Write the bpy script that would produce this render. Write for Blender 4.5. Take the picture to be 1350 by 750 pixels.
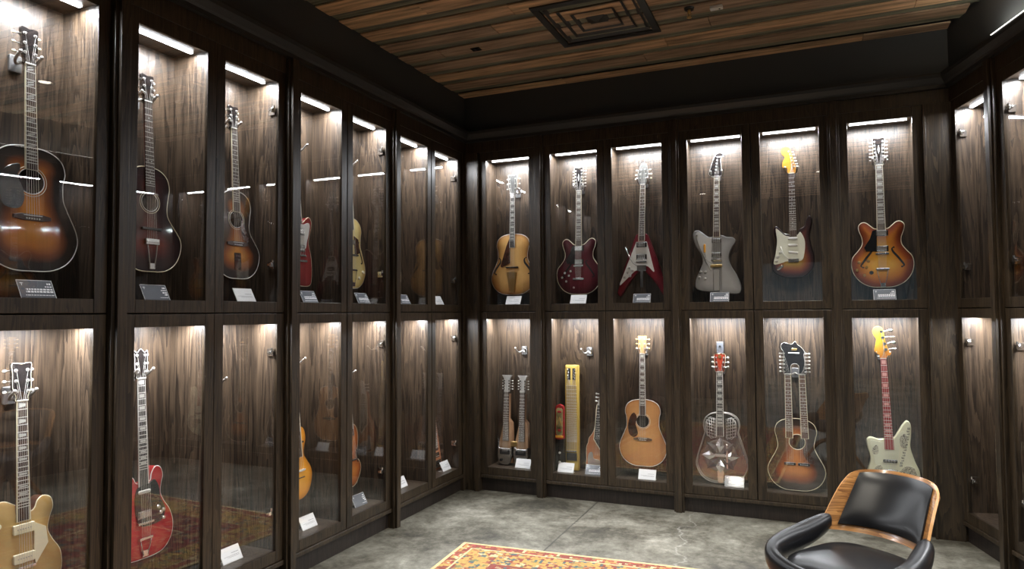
import bpy, math, random
import numpy as np
from mathutils import Vector, Matrix
from mathutils.geometry import delaunay_2d_cdt

for o in list(bpy.data.objects): bpy.data.objects.remove(o)
S = bpy.context.scene
C = S.collection
random.seed(7)

# ------------------------------------------------------------------ camera
cam_d = bpy.data.cameras.new('camera'); cam = bpy.data.objects.new('camera', cam_d); C.objects.link(cam)
R_ = Vector((0.91862877, 0.39505388, -0.00732177)); U_ = Vector((0.02293948, -0.03482427, 0.99913015)); FW_ = Vector((-0.39445527, 0.91799766, 0.0410529))
cam.matrix_world = Matrix(((R_.x, U_.x, -FW_.x, 0), (R_.y, U_.y, -FW_.y, 0), (R_.z, U_.z, -FW_.z, 1.6), (0, 0, 0, 1)))
cam_d.sensor_width = 36; cam_d.lens = 907.34 / 1350 * 36; cam_d.clip_start = 0.02
S.camera = cam

# ------------------------------------------------------------------ world, exposure
w = bpy.data.worlds.new('world'); S.world = w; w.use_nodes = True
w.node_tree.nodes['Background'].inputs[0].default_value = (0.02, 0.022, 0.025, 1)
w.node_tree.nodes['Background'].inputs[1].default_value = 1.0
S.view_settings.view_transform = 'Standard'; S.view_settings.look = 'None'
S.view_settings.gamma = 1; S.view_settings.use_curve_mapping = False
S.view_settings.exposure = 0.0
S.cycles.use_denoising = True
S.cycles.max_bounces = 7; S.cycles.transparent_max_bounces = 16; S.cycles.glossy_bounces = 4
S.cycles.caustics_reflective = False; S.cycles.caustics_refractive = False
S.cycles.sample_clamp_indirect = 6

# light strengths
LED_W = 14          # each strip light in a cabinet, watts
LED_EMIT = 16.0
DOWN_W = 145.0        # ceiling downlights
REAR_W = 60.0        # light bars of the shop behind

# ------------------------------------------------------------------ dimensions
XL = -2.902          # front plane of left cabinets
YB = 5.663           # front plane of back cabinets
CEIL = 3.60
SEAM = 1.61
PI = math.pi
RA = math.atan2(-.967, .255)    # the splayed right wall
RO = Vector((.955, 5.66, 0)); RD = Vector((math.cos(RA), math.sin(RA), 0)); RN = Vector((-math.sin(RA), math.cos(RA), 0))

# ------------------------------------------------------------------ materials
def newmat(name):
    m = bpy.data.materials.new(name); m.use_nodes = True
    nt = m.node_tree; b = nt.nodes['Principled BSDF']
    return m, nt, b
def nd(nt, t, **k):
    n = nt.nodes.new(t)
    for a, v in k.items(): setattr(n, a, v)
    return n
def ramp(nt, stops, interp='LINEAR'):
    r = nt.nodes.new('ShaderNodeValToRGB'); r.color_ramp.interpolation = interp
    el = r.color_ramp.elements
    while len(el) < len(stops): el.new(0.5)
    for e, (p, c) in zip(el, stops):
        e.position = p; e.color = (*c, 1)
    return r
def math_n(nt, op, a, b=None, c=None):
    n = nt.nodes.new('ShaderNodeMath'); n.operation = op
    for i, v in enumerate((a, b, c)):
        if v is None: continue
        if isinstance(v, (int, float)): n.inputs[i].default_value = v
        else: nt.links.new(v, n.inputs[i])
    return n.outputs[0]
def plain(name, col, rough=.4, metal=0, coat=0, spec=None, noise=0):
    m, nt, b = newmat(name)
    b.inputs['Base Color'].default_value = (*col, 1); b.inputs['Roughness'].default_value = rough
    b.inputs['Metallic'].default_value = metal; b.inputs['Coat Weight'].default_value = coat; b.inputs['Coat Roughness'].default_value = .08
    if noise:
        tc = nd(nt, 'ShaderNodeTexCoord'); n = nd(nt, 'ShaderNodeTexNoise'); n.inputs['Scale'].default_value = 14; n.inputs['Detail'].default_value = 4
        nt.links.new(tc.outputs['Object'], n.inputs['Vector'])
        r = ramp(nt, [(.3, tuple(c * (1 - noise) for c in col)), (.7, tuple(min(1, c * (1 + noise)) for c in col))])
        nt.links.new(n.outputs[0], r.inputs[0]); nt.links.new(r.outputs[0], b.inputs['Base Color'])
    return m
def wood(name, c1, c2, rough=.35, scale=(9, 9, .55), dist=3.0, bump=.25, pore=.6, coat=0):
    """stained oak: long grain along z, cathedral bands, dark pores"""
    m, nt, b = newmat(name)
    tc = nd(nt, 'ShaderNodeTexCoord'); oi = nd(nt, 'ShaderNodeObjectInfo')
    off = nd(nt, 'ShaderNodeVectorMath', operation='SCALE'); cmb = nd(nt, 'ShaderNodeCombineXYZ')
    for i in range(3): nt.links.new(oi.outputs['Random'], cmb.inputs[i])
    nt.links.new(cmb.outputs[0], off.inputs[0]); off.inputs['Scale'].default_value = 23
    add = nd(nt, 'ShaderNodeVectorMath', operation='ADD'); nt.links.new(tc.outputs['Object'], add.inputs[0]); nt.links.new(off.outputs[0], add.inputs[1])
    mp = nd(nt, 'ShaderNodeMapping'); nt.links.new(add.outputs[0], mp.inputs[0]); mp.inputs['Scale'].default_value = scale
    n1 = nd(nt, 'ShaderNodeTexNoise'); n1.inputs['Scale'].default_value = 1.3; n1.inputs['Detail'].default_value = 5; n1.inputs['Distortion'].default_value = .6
    nt.links.new(mp.outputs[0], n1.inputs['Vector'])
    # contour bands of the noise give cathedral grain
    k = math_n(nt, 'FRACT', math_n(nt, 'MULTIPLY', n1.outputs[0], 11.0))
    mp2 = nd(nt, 'ShaderNodeMapping'); nt.links.new(add.outputs[0], mp2.inputs[0]); mp2.inputs['Scale'].default_value = (scale[0] * 14, scale[1] * 14, scale[2] * 6)
    n2 = nd(nt, 'ShaderNodeTexNoise'); n2.inputs['Scale'].default_value = 1.5; n2.inputs['Detail'].default_value = 3
    nt.links.new(mp2.outputs[0], n2.inputs['Vector'])
    mixv = math_n(nt, 'ADD', math_n(nt, 'MULTIPLY', k, .35), math_n(nt, 'MULTIPLY', n2.outputs[0], pore))
    mixv = math_n(nt, 'ADD', mixv, math_n(nt, 'MULTIPLY', n1.outputs[0], .25))
    r = ramp(nt, [(.38, c1), (.85, c2)])
    nt.links.new(mixv, r.inputs[0]); nt.links.new(r.outputs[0], b.inputs['Base Color'])
    b.inputs['Roughness'].default_value = rough
    bp = nd(nt, 'ShaderNodeBump'); bp.inputs['Strength'].default_value = bump; bp.inputs['Distance'].default_value = .003
    nt.links.new(mixv, bp.inputs['Height']); nt.links.new(bp.outputs[0], b.inputs['Normal'])
    b.inputs['Coat Weight'].default_value = coat; b.inputs['Coat Roughness'].default_value = .1
    return m
def finish(name, stops, rough=.25, grain=.12, coat=.8, flame=0):
    """a lacquered top: colour runs by the distance from the rim (attribute 'rim', metres x5)"""
    m, nt, b = newmat(name)
    at = nd(nt, 'ShaderNodeAttribute', attribute_name='rim')
    tc = nd(nt, 'ShaderNodeTexCoord')
    mp = nd(nt, 'ShaderNodeMapping'); mp.inputs['Scale'].default_value = (90, 10, 2.5) if not flame else (14, 10, 40)
    nt.links.new(tc.outputs['Object'], mp.inputs[0])
    n = nd(nt, 'ShaderNodeTexNoise'); n.inputs['Scale'].default_value = 1.4; n.inputs['Detail'].default_value = 3; nt.links.new(mp.outputs[0], n.inputs['Vector'])
    mp3 = nd(nt, 'ShaderNodeTexNoise'); mp3.inputs['Scale'].default_value = 7; nt.links.new(tc.outputs['Object'], mp3.inputs['Vector'])
    v = math_n(nt, 'ADD', at.outputs['Fac'], math_n(nt, 'MULTIPLY', math_n(nt, 'SUBTRACT', mp3.outputs[0], .5), .18))
    r = ramp(nt, stops); nt.links.new(v, r.inputs[0])
    hs = nd(nt, 'ShaderNodeHueSaturation')
    nt.links.new(r.outputs[0], hs.inputs['Color'])
    nt.links.new(math_n(nt, 'ADD', 1 - grain, math_n(nt, 'MULTIPLY', n.outputs[0], 2 * grain)), hs.inputs['Value'])
    nt.links.new(hs.outputs[0], b.inputs['Base Color'])
    b.inputs['Roughness'].default_value = .4; b.inputs['Specular IOR Level'].default_value = .25; b.inputs['Coat Weight'].default_value = coat * .6; b.inputs['Coat Roughness'].default_value = .04
    return m
def thin_glass(name, tint=(1, 1, 1), ior=1.5, rough=0.0, extra=0.0):
    m = bpy.data.materials.new(name); m.use_nodes = True; nt = m.node_tree; nt.nodes.clear()
    out = nd(nt, 'ShaderNodeOutputMaterial'); mx = nd(nt, 'ShaderNodeMixShader'); tr = nd(nt, 'ShaderNodeBsdfTransparent'); gl = nd(nt, 'ShaderNodeBsdfGlossy')
    tr.inputs[0].default_value = (*tint, 1); gl.inputs['Roughness'].default_value = rough; gl.inputs[0].default_value = (1, 1, 1, 1)
    # Schlick by the facing angle, the same from both sides of the sheet
    geo = nd(nt, 'ShaderNodeNewGeometry'); dot = nd(nt, 'ShaderNodeVectorMath', operation='DOT_PRODUCT')
    nt.links.new(geo.outputs['Incoming'], dot.inputs[0]); nt.links.new(geo.outputs['Normal'], dot.inputs[1])
    c = math_n(nt, 'SUBTRACT', 1.0, math_n(nt, 'ABSOLUTE', dot.outputs['Value']))
    f0 = ((ior - 1) / (ior + 1)) ** 2
    f = math_n(nt, 'ADD', f0 + extra, math_n(nt, 'MULTIPLY', math_n(nt, 'POWER', c, 5.0), 1 - f0 - extra))
    nt.links.new(f, mx.inputs[0]); nt.links.new(tr.outputs[0], mx.inputs[1]); nt.links.new(gl.outputs[0], mx.inputs[2]); nt.links.new(mx.outputs[0], out.inputs[0])
    return m
def emis(name, col, st):
    m = bpy.data.materials.new(name); m.use_nodes = True; nt = m.node_tree; nt.nodes.clear()
    out = nd(nt, 'ShaderNodeOutputMaterial'); e = nd(nt, 'ShaderNodeEmission'); e.inputs[0].default_value = (*col, 1); e.inputs[1].default_value = st
    nt.links.new(e.outputs[0], out.inputs[0]); return m

M = {}
M['oak'] = wood('dark_oak', (.013, .009, .0055), (.062, .042, .024), rough=.38, bump=.35)
M['oak_in'] = wood('oak_interior', (.011, .0072, .005), (.088, .059, .037), rough=.40, bump=.6, scale=(7, 7, .5))
M['oak_base'] = wood('oak_plinth', (.010, .007, .0055), (.032, .022, .017), rough=.45, bump=.3)
M['paint'] = plain('charcoal_paint', (.046, .053, .060), rough=.55)
M['crown'] = plain('crown_paint', (.022, .022, .022), rough=.45)
M['glass'] = thin_glass('cabinet_glass', ior=1.55)
M['acrylic'] = thin_glass('clear_acrylic', tint=(.86, .87, .86), ior=1.6, extra=.10, rough=.08)
M['chrome'] = plain('chrome', (.75, .75, .74), rough=.18, metal=1)
M['nickel'] = plain('aged_nickel', (.52, .50, .47), rough=.38, metal=.75)
M['gold'] = plain('gold_plate', (.85, .60, .25), rough=.28, metal=1)
M['brass'] = plain('fret_wire', (.74, .72, .66), rough=.45, metal=.15)
M['string'] = plain('string_wire', (.72, .70, .64), rough=.45, metal=.3)
M['cream'] = plain('cream_plastic', (.78, .72, .52), rough=.35)
M['white'] = plain('white_plastic', (.66, .65, .61), rough=.3, coat=.3)
M['black'] = plain('black_plastic', (.010, .010, .011), rough=.18, coat=.5)
M['blackwood'] = plain('ebony_lacquer', (.012, .010, .010), rough=.2, coat=.8)
M['rosewood'] = plain('rosewood', (.050, .022, .014), rough=.4, noise=.35)
M['ebony'] = plain('ebony_board', (.016, .013, .012), rough=.35)
M['redboard'] = plain('red_board', (.33, .018, .022), rough=.3, coat=.5)
M['pearl'] = plain('pearl', (.58, .58, .54), rough=.2, coat=.6, noise=.12)
M['mahogany'] = plain('mahogany', (.10, .035, .018), rough=.3, coat=.6, noise=.2)
M['maple'] = plain('maple', (.55, .33, .13), rough=.3, coat=.6, noise=.12)
M['amber'] = plain('amber_maple', (.80, .38, .05), rough=.28, coat=.7, noise=.1)
M['amberhead'] = plain('amber_headstock', (.46, .19, .018), rough=.35, coat=.4, noise=.12)
M['yellowhead'] = finish('yellow_to_orange_maple', [(0, (.50, .15, .025)), (.16, (.55, .36, .03))], grain=.1)
M['tortoise'] = plain('tortoiseshell', (.055, .020, .012), rough=.2, coat=.6, noise=.6)
M['paper'] = plain('white_card', (.82, .82, .82), rough=.5)
M['greycard'] = plain('grey_card', (.14, .15, .17), rough=.25, coat=.5)
M['ink'] = plain('printed_grey_ink', (.35, .35, .36), rough=.6)
M['whiteink'] = plain('printed_white_ink', (.9, .9, .92), rough=.5)
M['plate'] = plain('plate_nickel', (.20, .20, .20), rough=.4, metal=.6)
M['silverplate'] = plain('silver_face', (.085, .085, .08), rough=.3, coat=.5)
M['led'] = emis('led_diffuser', (.90, .95, 1.0), LED_EMIT)
M['leather'] = plain('black_leather', (.010, .010, .011), rough=.31, noise=.08)
M['leather'].node_tree.nodes['Principled BSDF'].inputs['Specular IOR Level'].default_value = .3
M['steel'] = plain('dark_steel', (.05, .05, .05), rough=.35, metal=.6)
M['darkcavity'] = plain('cavity_black', (.004, .004, .004), rough=.8)

# ------------------------------------------------------------------ mesh builder
class MB:
    def __init__(s): s.v = []; s.f = []; s.m = []; s.sm = []
    def add(s, vs, fs, m=0, smooth=False):
        o = len(s.v); s.v += [tuple(v) for v in vs]
        for f in fs: s.f.append([o + i for i in f]); s.m.append(m); s.sm.append(smooth)
    def box(s, x0, x1, y0, y1, z0, z1, m=0):
        s.add([(x0, y0, z0), (x1, y0, z0), (x1, y1, z0), (x0, y1, z0), (x0, y0, z1), (x1, y0, z1), (x1, y1, z1), (x0, y1, z1)],
              [(0, 3, 2, 1), (4, 5, 6, 7), (0, 1, 5, 4), (1, 2, 6, 5), (2, 3, 7, 6), (3, 0, 4, 7)], m)
    def rbox(s, x0, x1, y0, y1, z0, z1, r, m=0, n=3):
        """box with corners rounded in xz and a softened front"""
        x0, x1 = min(x0, x1), max(x0, x1); z0, z1 = min(z0, z1), max(z0, z1)
        pts = []
        for cx, cz, a0 in ((x1 - r, z1 - r, 0), (x0 + r, z1 - r, 90), (x0 + r, z0 + r, 180), (x1 - r, z0 + r, 270)):
            for k in range(n + 1):
                a = math.radians(a0 + 90 * k / n); pts.append((cx + r * math.cos(a), cz + r * math.sin(a)))
        s.prism(pts, y0, y1, m, soft=min(r * .4, abs(y1 - y0) * .4))
    def prism(s, poly, y0, y1, m=0, soft=0):
        """poly in xz extruded from y0 (front) to y1 (back)"""
        n = len(poly)
        ar = sum(poly[i][0] * poly[(i + 1) % n][1] - poly[(i + 1) % n][0] * poly[i][1] for i in range(n))
        if ar < 0: poly = poly[::-1]
        rings = []
        if soft > 0:
            ins = inset(poly, soft); rings = [(ins, y0), (poly, y0 + soft * (1 if y1 > y0 else -1)), (poly, y1)]
        else: rings = [(poly, y0), (poly, y1)]
        vs = [(p[0], y, p[1]) for r, y in rings for p in r]; fs = []
        fs.append(list(range(n))); fs.append(list(range((len(rings) - 1) * n, len(rings) * n))[::-1])
        for k in range(len(rings) - 1):
            for i in range(n):
                j = (i + 1) % n; fs.append((k * n + i, (k + 1) * n + i, (k + 1) * n + j, k * n + j))
        s.add(vs, fs, m)
    def cyl(s, p0, p1, r0, r1=None, n=12, m=0, smooth=True):
        r1 = r0 if r1 is None else r1
        p0 = Vector(p0); p1 = Vector(p1); d = (p1 - p0).normalized()
        a = d.orthogonal().normalized(); b = d.cross(a)
        vs = []
        for p, r in ((p0, r0), (p1, r1)):
            for i in range(n):
                t = 2 * PI * i / n; vs.append(p + a * (r * math.cos(t)) + b * (r * math.sin(t)))
        s.add(vs, [(i, (i + 1) % n, n + (i + 1) % n, n + i) for i in range(n)], m, smooth)
        s.add([vs[i] for i in range(n)], [list(range(n))[::-1]], m); s.add([vs[n + i] for i in range(n)], [list(range(n))], m)
    def tube(s, path, r, n=6, m=0, closed=False, smooth=True):
        P = [Vector(p) for p in path]; L = len(P); vs = []
        rr = r if isinstance(r, (list, tuple)) else [r] * L
        up = None
        for i in range(L):
            if closed: t = (P[(i + 1) % L] - P[i - 1])
            else: t = P[min(i + 1, L - 1)] - P[max(i - 1, 0)]
            t = t.normalized() if t.length > 1e-9 else Vector((0, 0, 1))
            if up is None: up = t.orthogonal().normalized()
            a = (up - t * up.dot(t)); a = a.normalized() if a.length > 1e-6 else t.orthogonal().normalized(); up = a; b = t.cross(a)
            for k in range(n):
                q = 2 * PI * k / n; vs.append(P[i] + a * (rr[i] * math.cos(q)) + b * (rr[i] * math.sin(q)))
        fs = []
        for i in range(L if closed else L - 1):
            j = (i + 1) % L
            for k in range(n): fs.append((i * n + k, i * n + (k + 1) % n, j * n + (k + 1) % n, j * n + k))
        if not closed: fs.append(list(range(n))[::-1]); fs.append(list(range((L - 1) * n, L * n)))
        s.add(vs, fs, m, smooth)
    def ell(s, c, rx, ry, rz, nu=12, nv=7, m=0):
        vs = []; fs = []
        for j in range(nv + 1):
            t = PI * j / nv
            for i in range(nu):
                q = 2 * PI * i / nu; vs.append((c[0] + rx * math.sin(t) * math.cos(q), c[1] + ry * math.sin(t) * math.sin(q), c[2] + rz * math.cos(t)))
        for j in range(nv):
            for i in range(nu): fs.append((j * nu + i, (j + 1) * nu + i, (j + 1) * nu + (i + 1) % nu, j * nu + (i + 1) % nu))
        s.add(vs, fs, m, True)
    def build(s, name, mats, parent=None, loc=None, rz=None, bevel=0):
        me = bpy.data.meshes.new(name); me.from_pydata(s.v, [], s.f)
        if not isinstance(mats, (list, tuple)): mats = [mats]
        for m in mats: me.materials.append(m)
        me.polygons.foreach_set('material_index', s.m); me.polygons.foreach_set('use_smooth', s.sm); me.update()
        o = bpy.data.objects.new(name, me); C.objects.link(o)
        if parent: o.parent = parent
        if loc is not None: o.location = loc
        if rz is not None: o.rotation_euler = (0, 0, rz)
        if bevel:
            b = o.modifiers.new('bevel', 'BEVEL'); b.width = bevel; b.segments = 2; b.limit_method = 'ANGLE'
        return o
def inset(poly, d):
    n = len(poly); out = []
    for i in range(n):
        p = Vector(poly[i]); a = Vector(poly[i - 1]); b = Vector(poly[(i + 1) % n])
        e1 = (p - a); e2 = (b - p)
        if e1.length < 1e-9 or e2.length < 1e-9: out.append(tuple(p)); continue
        n1 = Vector((-e1.y, e1.x)).normalized(); n2 = Vector((-e2.y, e2.x)).normalized()
        v = (n1 + n2); v = v.normalized() if v.length > 1e-6 else n1
        out.append(tuple(p + v * d))
    return out
def spline(pts, n=7, closed=True):
    """Catmull-Rom through the points"""
    out = []; L = len(pts)
    for i in range(L if closed else L - 1):
        g = (lambda k: Vector(pts[k % L])) if closed else (lambda k: Vector(pts[max(0, min(L - 1, k))]))
        p0, p1, p2, p3 = g(i - 1), g(i), g(i + 1), g(i + 2)
        for k in range(n):
            t = k / n
            out.append(tuple(.5 * ((2 * p1) + (p2 - p0) * t + (2 * p0 - 5 * p1 + 4 * p2 - p3) * t * t + (3 * p1 - p0 - 3 * p2 + p3) * t ** 3)))
    if not closed: out.append(tuple(pts[-1]))
    return out
def thing(name, label, cat, loc=(0, 0, 0), rz=0, group=None):
    o = bpy.data.objects.new(name, None); C.objects.link(o); o.empty_display_size = .05
    o.location = loc; o.rotation_euler = (0, 0, rz); o['label'] = label; o['category'] = cat
    if group: o['group'] = group
    return o
def tag(o, label, cat, group=None):
    o['label'] = label; o['category'] = cat
    if group: o['group'] = group
    return o
def struct(o): o['kind'] = 'structure'; return o
def dup(root, loc, rz, label=None, group=None):
    r = root.copy(); C.objects.link(r); r.location = loc; r.rotation_euler = (0, 0, rz)
    if label: r['label'] = label
    if group: r['group'] = group
    for ch in list(root.children):
        c = ch.copy(); C.objects.link(c); c.parent = r
        for g in list(ch.children):
            d = g.copy(); C.objects.link(d); d.parent = c
    return r

# ------------------------------------------------------------------ room lamps
def downlight(x, y, label, tilt=(0, 0), power=DOWN_W, size=80):
    t = thing('ceiling_downlight', label, 'ceiling light', (x, y, CEIL), 0, 'recessed ceiling downlights')
    b = MB(); N = 24
    rings = [(.075, 0), (.075, -.012), (.055, -.012), (.050, .0)]
    vs = [(r * math.cos(2 * PI * i / N), r * math.sin(2 * PI * i / N), z) for r, z in rings for i in range(N)]
    b.add(vs, [(k * N + i, (k + 1) * N + i, (k + 1) * N + (i + 1) % N, k * N + (i + 1) % N) for k in range(3) for i in range(N)], 0, True)
    b.build('trim_ring', M['black'], t)
    l = MB(); l.cyl((0, 0, -.004), (0, 0, -.008), .048, n=20); l.build('lens', emis('downlight_lens', (1, .93, .82), 12), t)
    ld = bpy.data.lights.new('downlight', 'SPOT'); ld.energy = power; ld.color = (1, .93, .80); ld.spot_size = math.radians(size); ld.spot_blend = .7; ld.shadow_soft_size = .05
    lo = bpy.data.objects.new('downlight_beam', ld); C.objects.link(lo); lo.parent = t; lo.location = (0, 0, -.02); lo.rotation_euler = (tilt[0], tilt[1], 0)
    return t
downlight(.1, 3.75, 'recessed downlight in the plank ceiling above the leather chair', tilt=(.12, .1), power=DOWN_W * 1.9, size=116)
downlight(-1.0, 2.2, 'recessed downlight above the near part of the patterned rug', power=DOWN_W * .9, size=120)
downlight(.2, .6, 'recessed downlight of the near room half, right of centre', power=DOWN_W, size=100)
downlight(-1.6, -.6, 'recessed downlight close to the entrance opening', power=DOWN_W, size=100)

# ------------------------------------------------------------------ shell: floor, ceiling, walls
def floor_mat():
    m, nt, b = newmat('polished_concrete')
    tc = nd(nt, 'ShaderNodeTexCoord'); n1 = nd(nt, 'ShaderNodeTexNoise'); n1.inputs['Scale'].default_value = 1.7; n1.inputs['Detail'].default_value = 9; n1.inputs['Roughness'].default_value = .72; n1.inputs['Distortion'].default_value = .35
    nt.links.new(tc.outputs['Object'], n1.inputs['Vector'])
    n2 = nd(nt, 'ShaderNodeTexNoise'); n2.inputs['Scale'].default_value = 13; n2.inputs['Detail'].default_value = 10; n2.inputs['Roughness'].default_value = .8
    nt.links.new(tc.outputs['Object'], n2.inputs['Vector'])
    v = math_n(nt, 'ADD', math_n(nt, 'MULTIPLY', n1.outputs[0], .64), math_n(nt, 'MULTIPLY', n2.outputs[0], .36))
    r = ramp(nt, [(.40, (.034, .030, .021)), (.46, (.082, .074, .054)), (.50, (.135, .126, .098)), (.54, (.18, .170, .136)), (.59, (.27, .255, .21)), (.67, (.42, .40, .34))])
    nt.links.new(v, r.inputs[0])
    sep = nd(nt, 'ShaderNodeSeparateXYZ'); nt.links.new(tc.outputs['Object'], sep.inputs[0])
    # sawn joints: one along y at x=-1.67, one along x
    wob = math_n(nt, 'MULTIPLY', math_n(nt, 'SUBTRACT', n2.outputs[0], .5), .02)
    dx = math_n(nt, 'ABSOLUTE', math_n(nt, 'ADD', math_n(nt, 'ADD', sep.outputs[0], 1.67), wob))
    dy = math_n(nt, 'ABSOLUTE', math_n(nt, 'ADD', math_n(nt, 'SUBTRACT', sep.outputs[1], 2.9), wob))
    j = math_n(nt, 'LESS_THAN', math_n(nt, 'MINIMUM', dx, dy), .006)
    # pale repaired crack
    n3 = nd(nt, 'ShaderNodeTexNoise'); n3.inputs['Scale'].default_value = 3.2; n3.inputs['Detail'].default_value = 5; nt.links.new(tc.outputs['Object'], n3.inputs['Vector'])
    cx = math_n(nt, 'ABSOLUTE', math_n(nt, 'ADD', math_n(nt, 'ADD', sep.outputs[0], .84), math_n(nt, 'MULTIPLY', math_n(nt, 'SUBTRACT', n3.outputs[0], .5), .55)))
    ck = math_n(nt, 'MULTIPLY', math_n(nt, 'LESS_THAN', cx, .008), math_n(nt, 'GREATER_THAN', sep.outputs[1], 3.2))
    m1 = nd(nt, 'ShaderNodeMixRGB'); m1.inputs[2].default_value = (.020, .018, .014, 1); nt.links.new(math_n(nt, 'MULTIPLY', j, .75), m1.inputs[0]); nt.links.new(r.outputs[0], m1.inputs[1])
    m2 = nd(nt, 'ShaderNodeMixRGB'); m2.inputs[2].default_value = (.62, .60, .54, 1); nt.links.new(math_n(nt, 'MULTIPLY', ck, .22), m2.inputs[0]); nt.links.new(m1.outputs[0], m2.inputs[1])
    nt.links.new(m2.outputs[0], b.inputs['Base Color'])
    rr = ramp(nt, [(.35, (.55, .55, .55)), (.65, (.32, .32, .32))]); nt.links.new(v, rr.inputs[0]); nt.links.new(rr.outputs[0], b.inputs['Roughness'])
    bp = nd(nt, 'ShaderNodeBump'); bp.inputs['Strength'].default_value = .3; bp.inputs['Distance'].default_value = .004; nt.links.new(v, bp.inputs['Height']); nt.links.new(bp.outputs[0], b.inputs['Normal'])
    return m
b = MB(); b.box(-3.4, 4.2, -7, 6.2, -.1, 0); struct(b.build('floor', floor_mat()))
M['backing'] = plain('ceiling_backing', (.012, .012, .010), rough=.8, noise=.2)
b = MB(); b.box(-3.4, 4.2, -7, 6.2, CEIL + .022, CEIL + .13); struct(b.build('ceiling', M['backing']))
# reclaimed planks laid across the room over a backing whose black colour paints the gap shadows
def plank_mat(i, c):
    m, nt, bs = newmat('reclaimed_plank_%d' % i)
    tc = nd(nt, 'ShaderNodeTexCoord'); oi = nd(nt, 'ShaderNodeObjectInfo')
    mp = nd(nt, 'ShaderNodeMapping'); mp.inputs['Scale'].default_value = (1.1, 16, 5)
    ad = nd(nt, 'ShaderNodeVectorMath', operation='ADD'); nt.links.new(tc.outputs['Object'], ad.inputs[0])
    sc = nd(nt, 'ShaderNodeVectorMath', operation='SCALE'); cm = nd(nt, 'ShaderNodeCombineXYZ')
    for k in range(3): nt.links.new(oi.outputs['Random'], cm.inputs[k])
    nt.links.new(cm.outputs[0], sc.inputs[0]); sc.inputs['Scale'].default_value = 31; nt.links.new(sc.outputs[0], ad.inputs[1])
    nt.links.new(ad.outputs[0], mp.inputs[0])
    n = nd(nt, 'ShaderNodeTexNoise'); n.inputs['Scale'].default_value = 1.6; n.inputs['Detail'].default_value = 7; n.inputs['Roughness'].default_value = .65; nt.links.new(mp.outputs[0], n.inputs['Vector'])
    r = ramp(nt, [(.33, tuple(x * .35 for x in c)), (.5, c), (.68, tuple(min(1, x * 1.6) for x in c))])
    nt.links.new(n.outputs[0], r.inputs[0]); nt.links.new(r.outputs[0], bs.inputs['Base Color']); bs.inputs['Roughness'].default_value = .6
    return m
pm = [plank_mat(0, (.56, .37, .23)), plank_mat(1, (.46, .305, .20)), plank_mat(2, (.64, .43, .26)), plank_mat(3, (.38, .27, .19))]
rp = random.Random(3)
olive = plank_mat(9, (.18, .185, .14))
PER = .2455; y = 5.655
kk = 0
while y > -1.7:
    x = XL + rp.uniform(-1.8, -.2)
    w_ = .150 if kk else .12
    while x < 3.2:
        L = rp.uniform(1.5, 3.2)
        x1 = x + L
        # planks end at the splayed wall
        xr = RO.x + (RO.y - y) * (.255 / .967)
        a0 = max(x, XL); a1 = min(x1, xr)
        if a1 > a0 + .05:
            b = MB(); b.box(-(a1 - a0) / 2, (a1 - a0) / 2, -w_, 0, 0, .012)
            o = b.build('trim_%d' % kk, rp.choice(pm), loc=((a0 + a1) / 2, y, CEIL - .004 + rp.uniform(-.002, .002)), bevel=.002); struct(o); kk += 1
        x = x1 + .003
    if y < 5.6:
        xr = RO.x + (RO.y - y) * (.255 / .967); b = MB(); b.box(0, xr - XL, .001, .082, 0, .012)
        struct(b.build('trim_%d' % kk, olive, loc=(XL, y, CEIL + .002), bevel=.002)); kk += 1
    y -= PER
# walls above and behind the cabinets
b = MB(); b.box(XL - .30, XL - .28, -1.8, YB + .3, 0, CEIL + .03); struct(b.build('wall_left', M['paint']))
b = MB(); b.box(XL - .28, XL, -1.8, YB + .28, 3.07, CEIL + .03); struct(b.build('trim_91', M['paint']))
b = MB(); b.box(XL - .28, 1.3, YB + .28, YB + .30, 0, CEIL + .03); struct(b.build('wall_back', M['paint']))
b = MB(); b.box(XL, RO.x + .4, YB, YB + .28, 3.07, CEIL + .03); struct(b.build('trim_92', M['paint']))
def rwall(b, s0, s1, d0, d1, z0, z1, m=0):
    vs = []
    for z in (z0, z1):
        for s, d in ((s0, d0), (s1, d0), (s1, d1), (s0, d1)):
            p = RO + RD * s + RN * d; vs.append((p.x, p.y, z))
    b.add(vs, [(0, 3, 2, 1), (4, 5, 6, 7), (0, 1, 5, 4), (1, 2, 6, 5), (2, 3, 7, 6), (3, 0, 4, 7)], m)
b = MB(); rwall(b, -.1, 7.6, .28, .30, 0, CEIL + .03); struct(b.build('wall_right', M['paint']))
b = MB(); rwall(b, 0, 7.6, 0, .28, 3.07, CEIL + .03); struct(b.build('trim_93', M['paint']))
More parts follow.
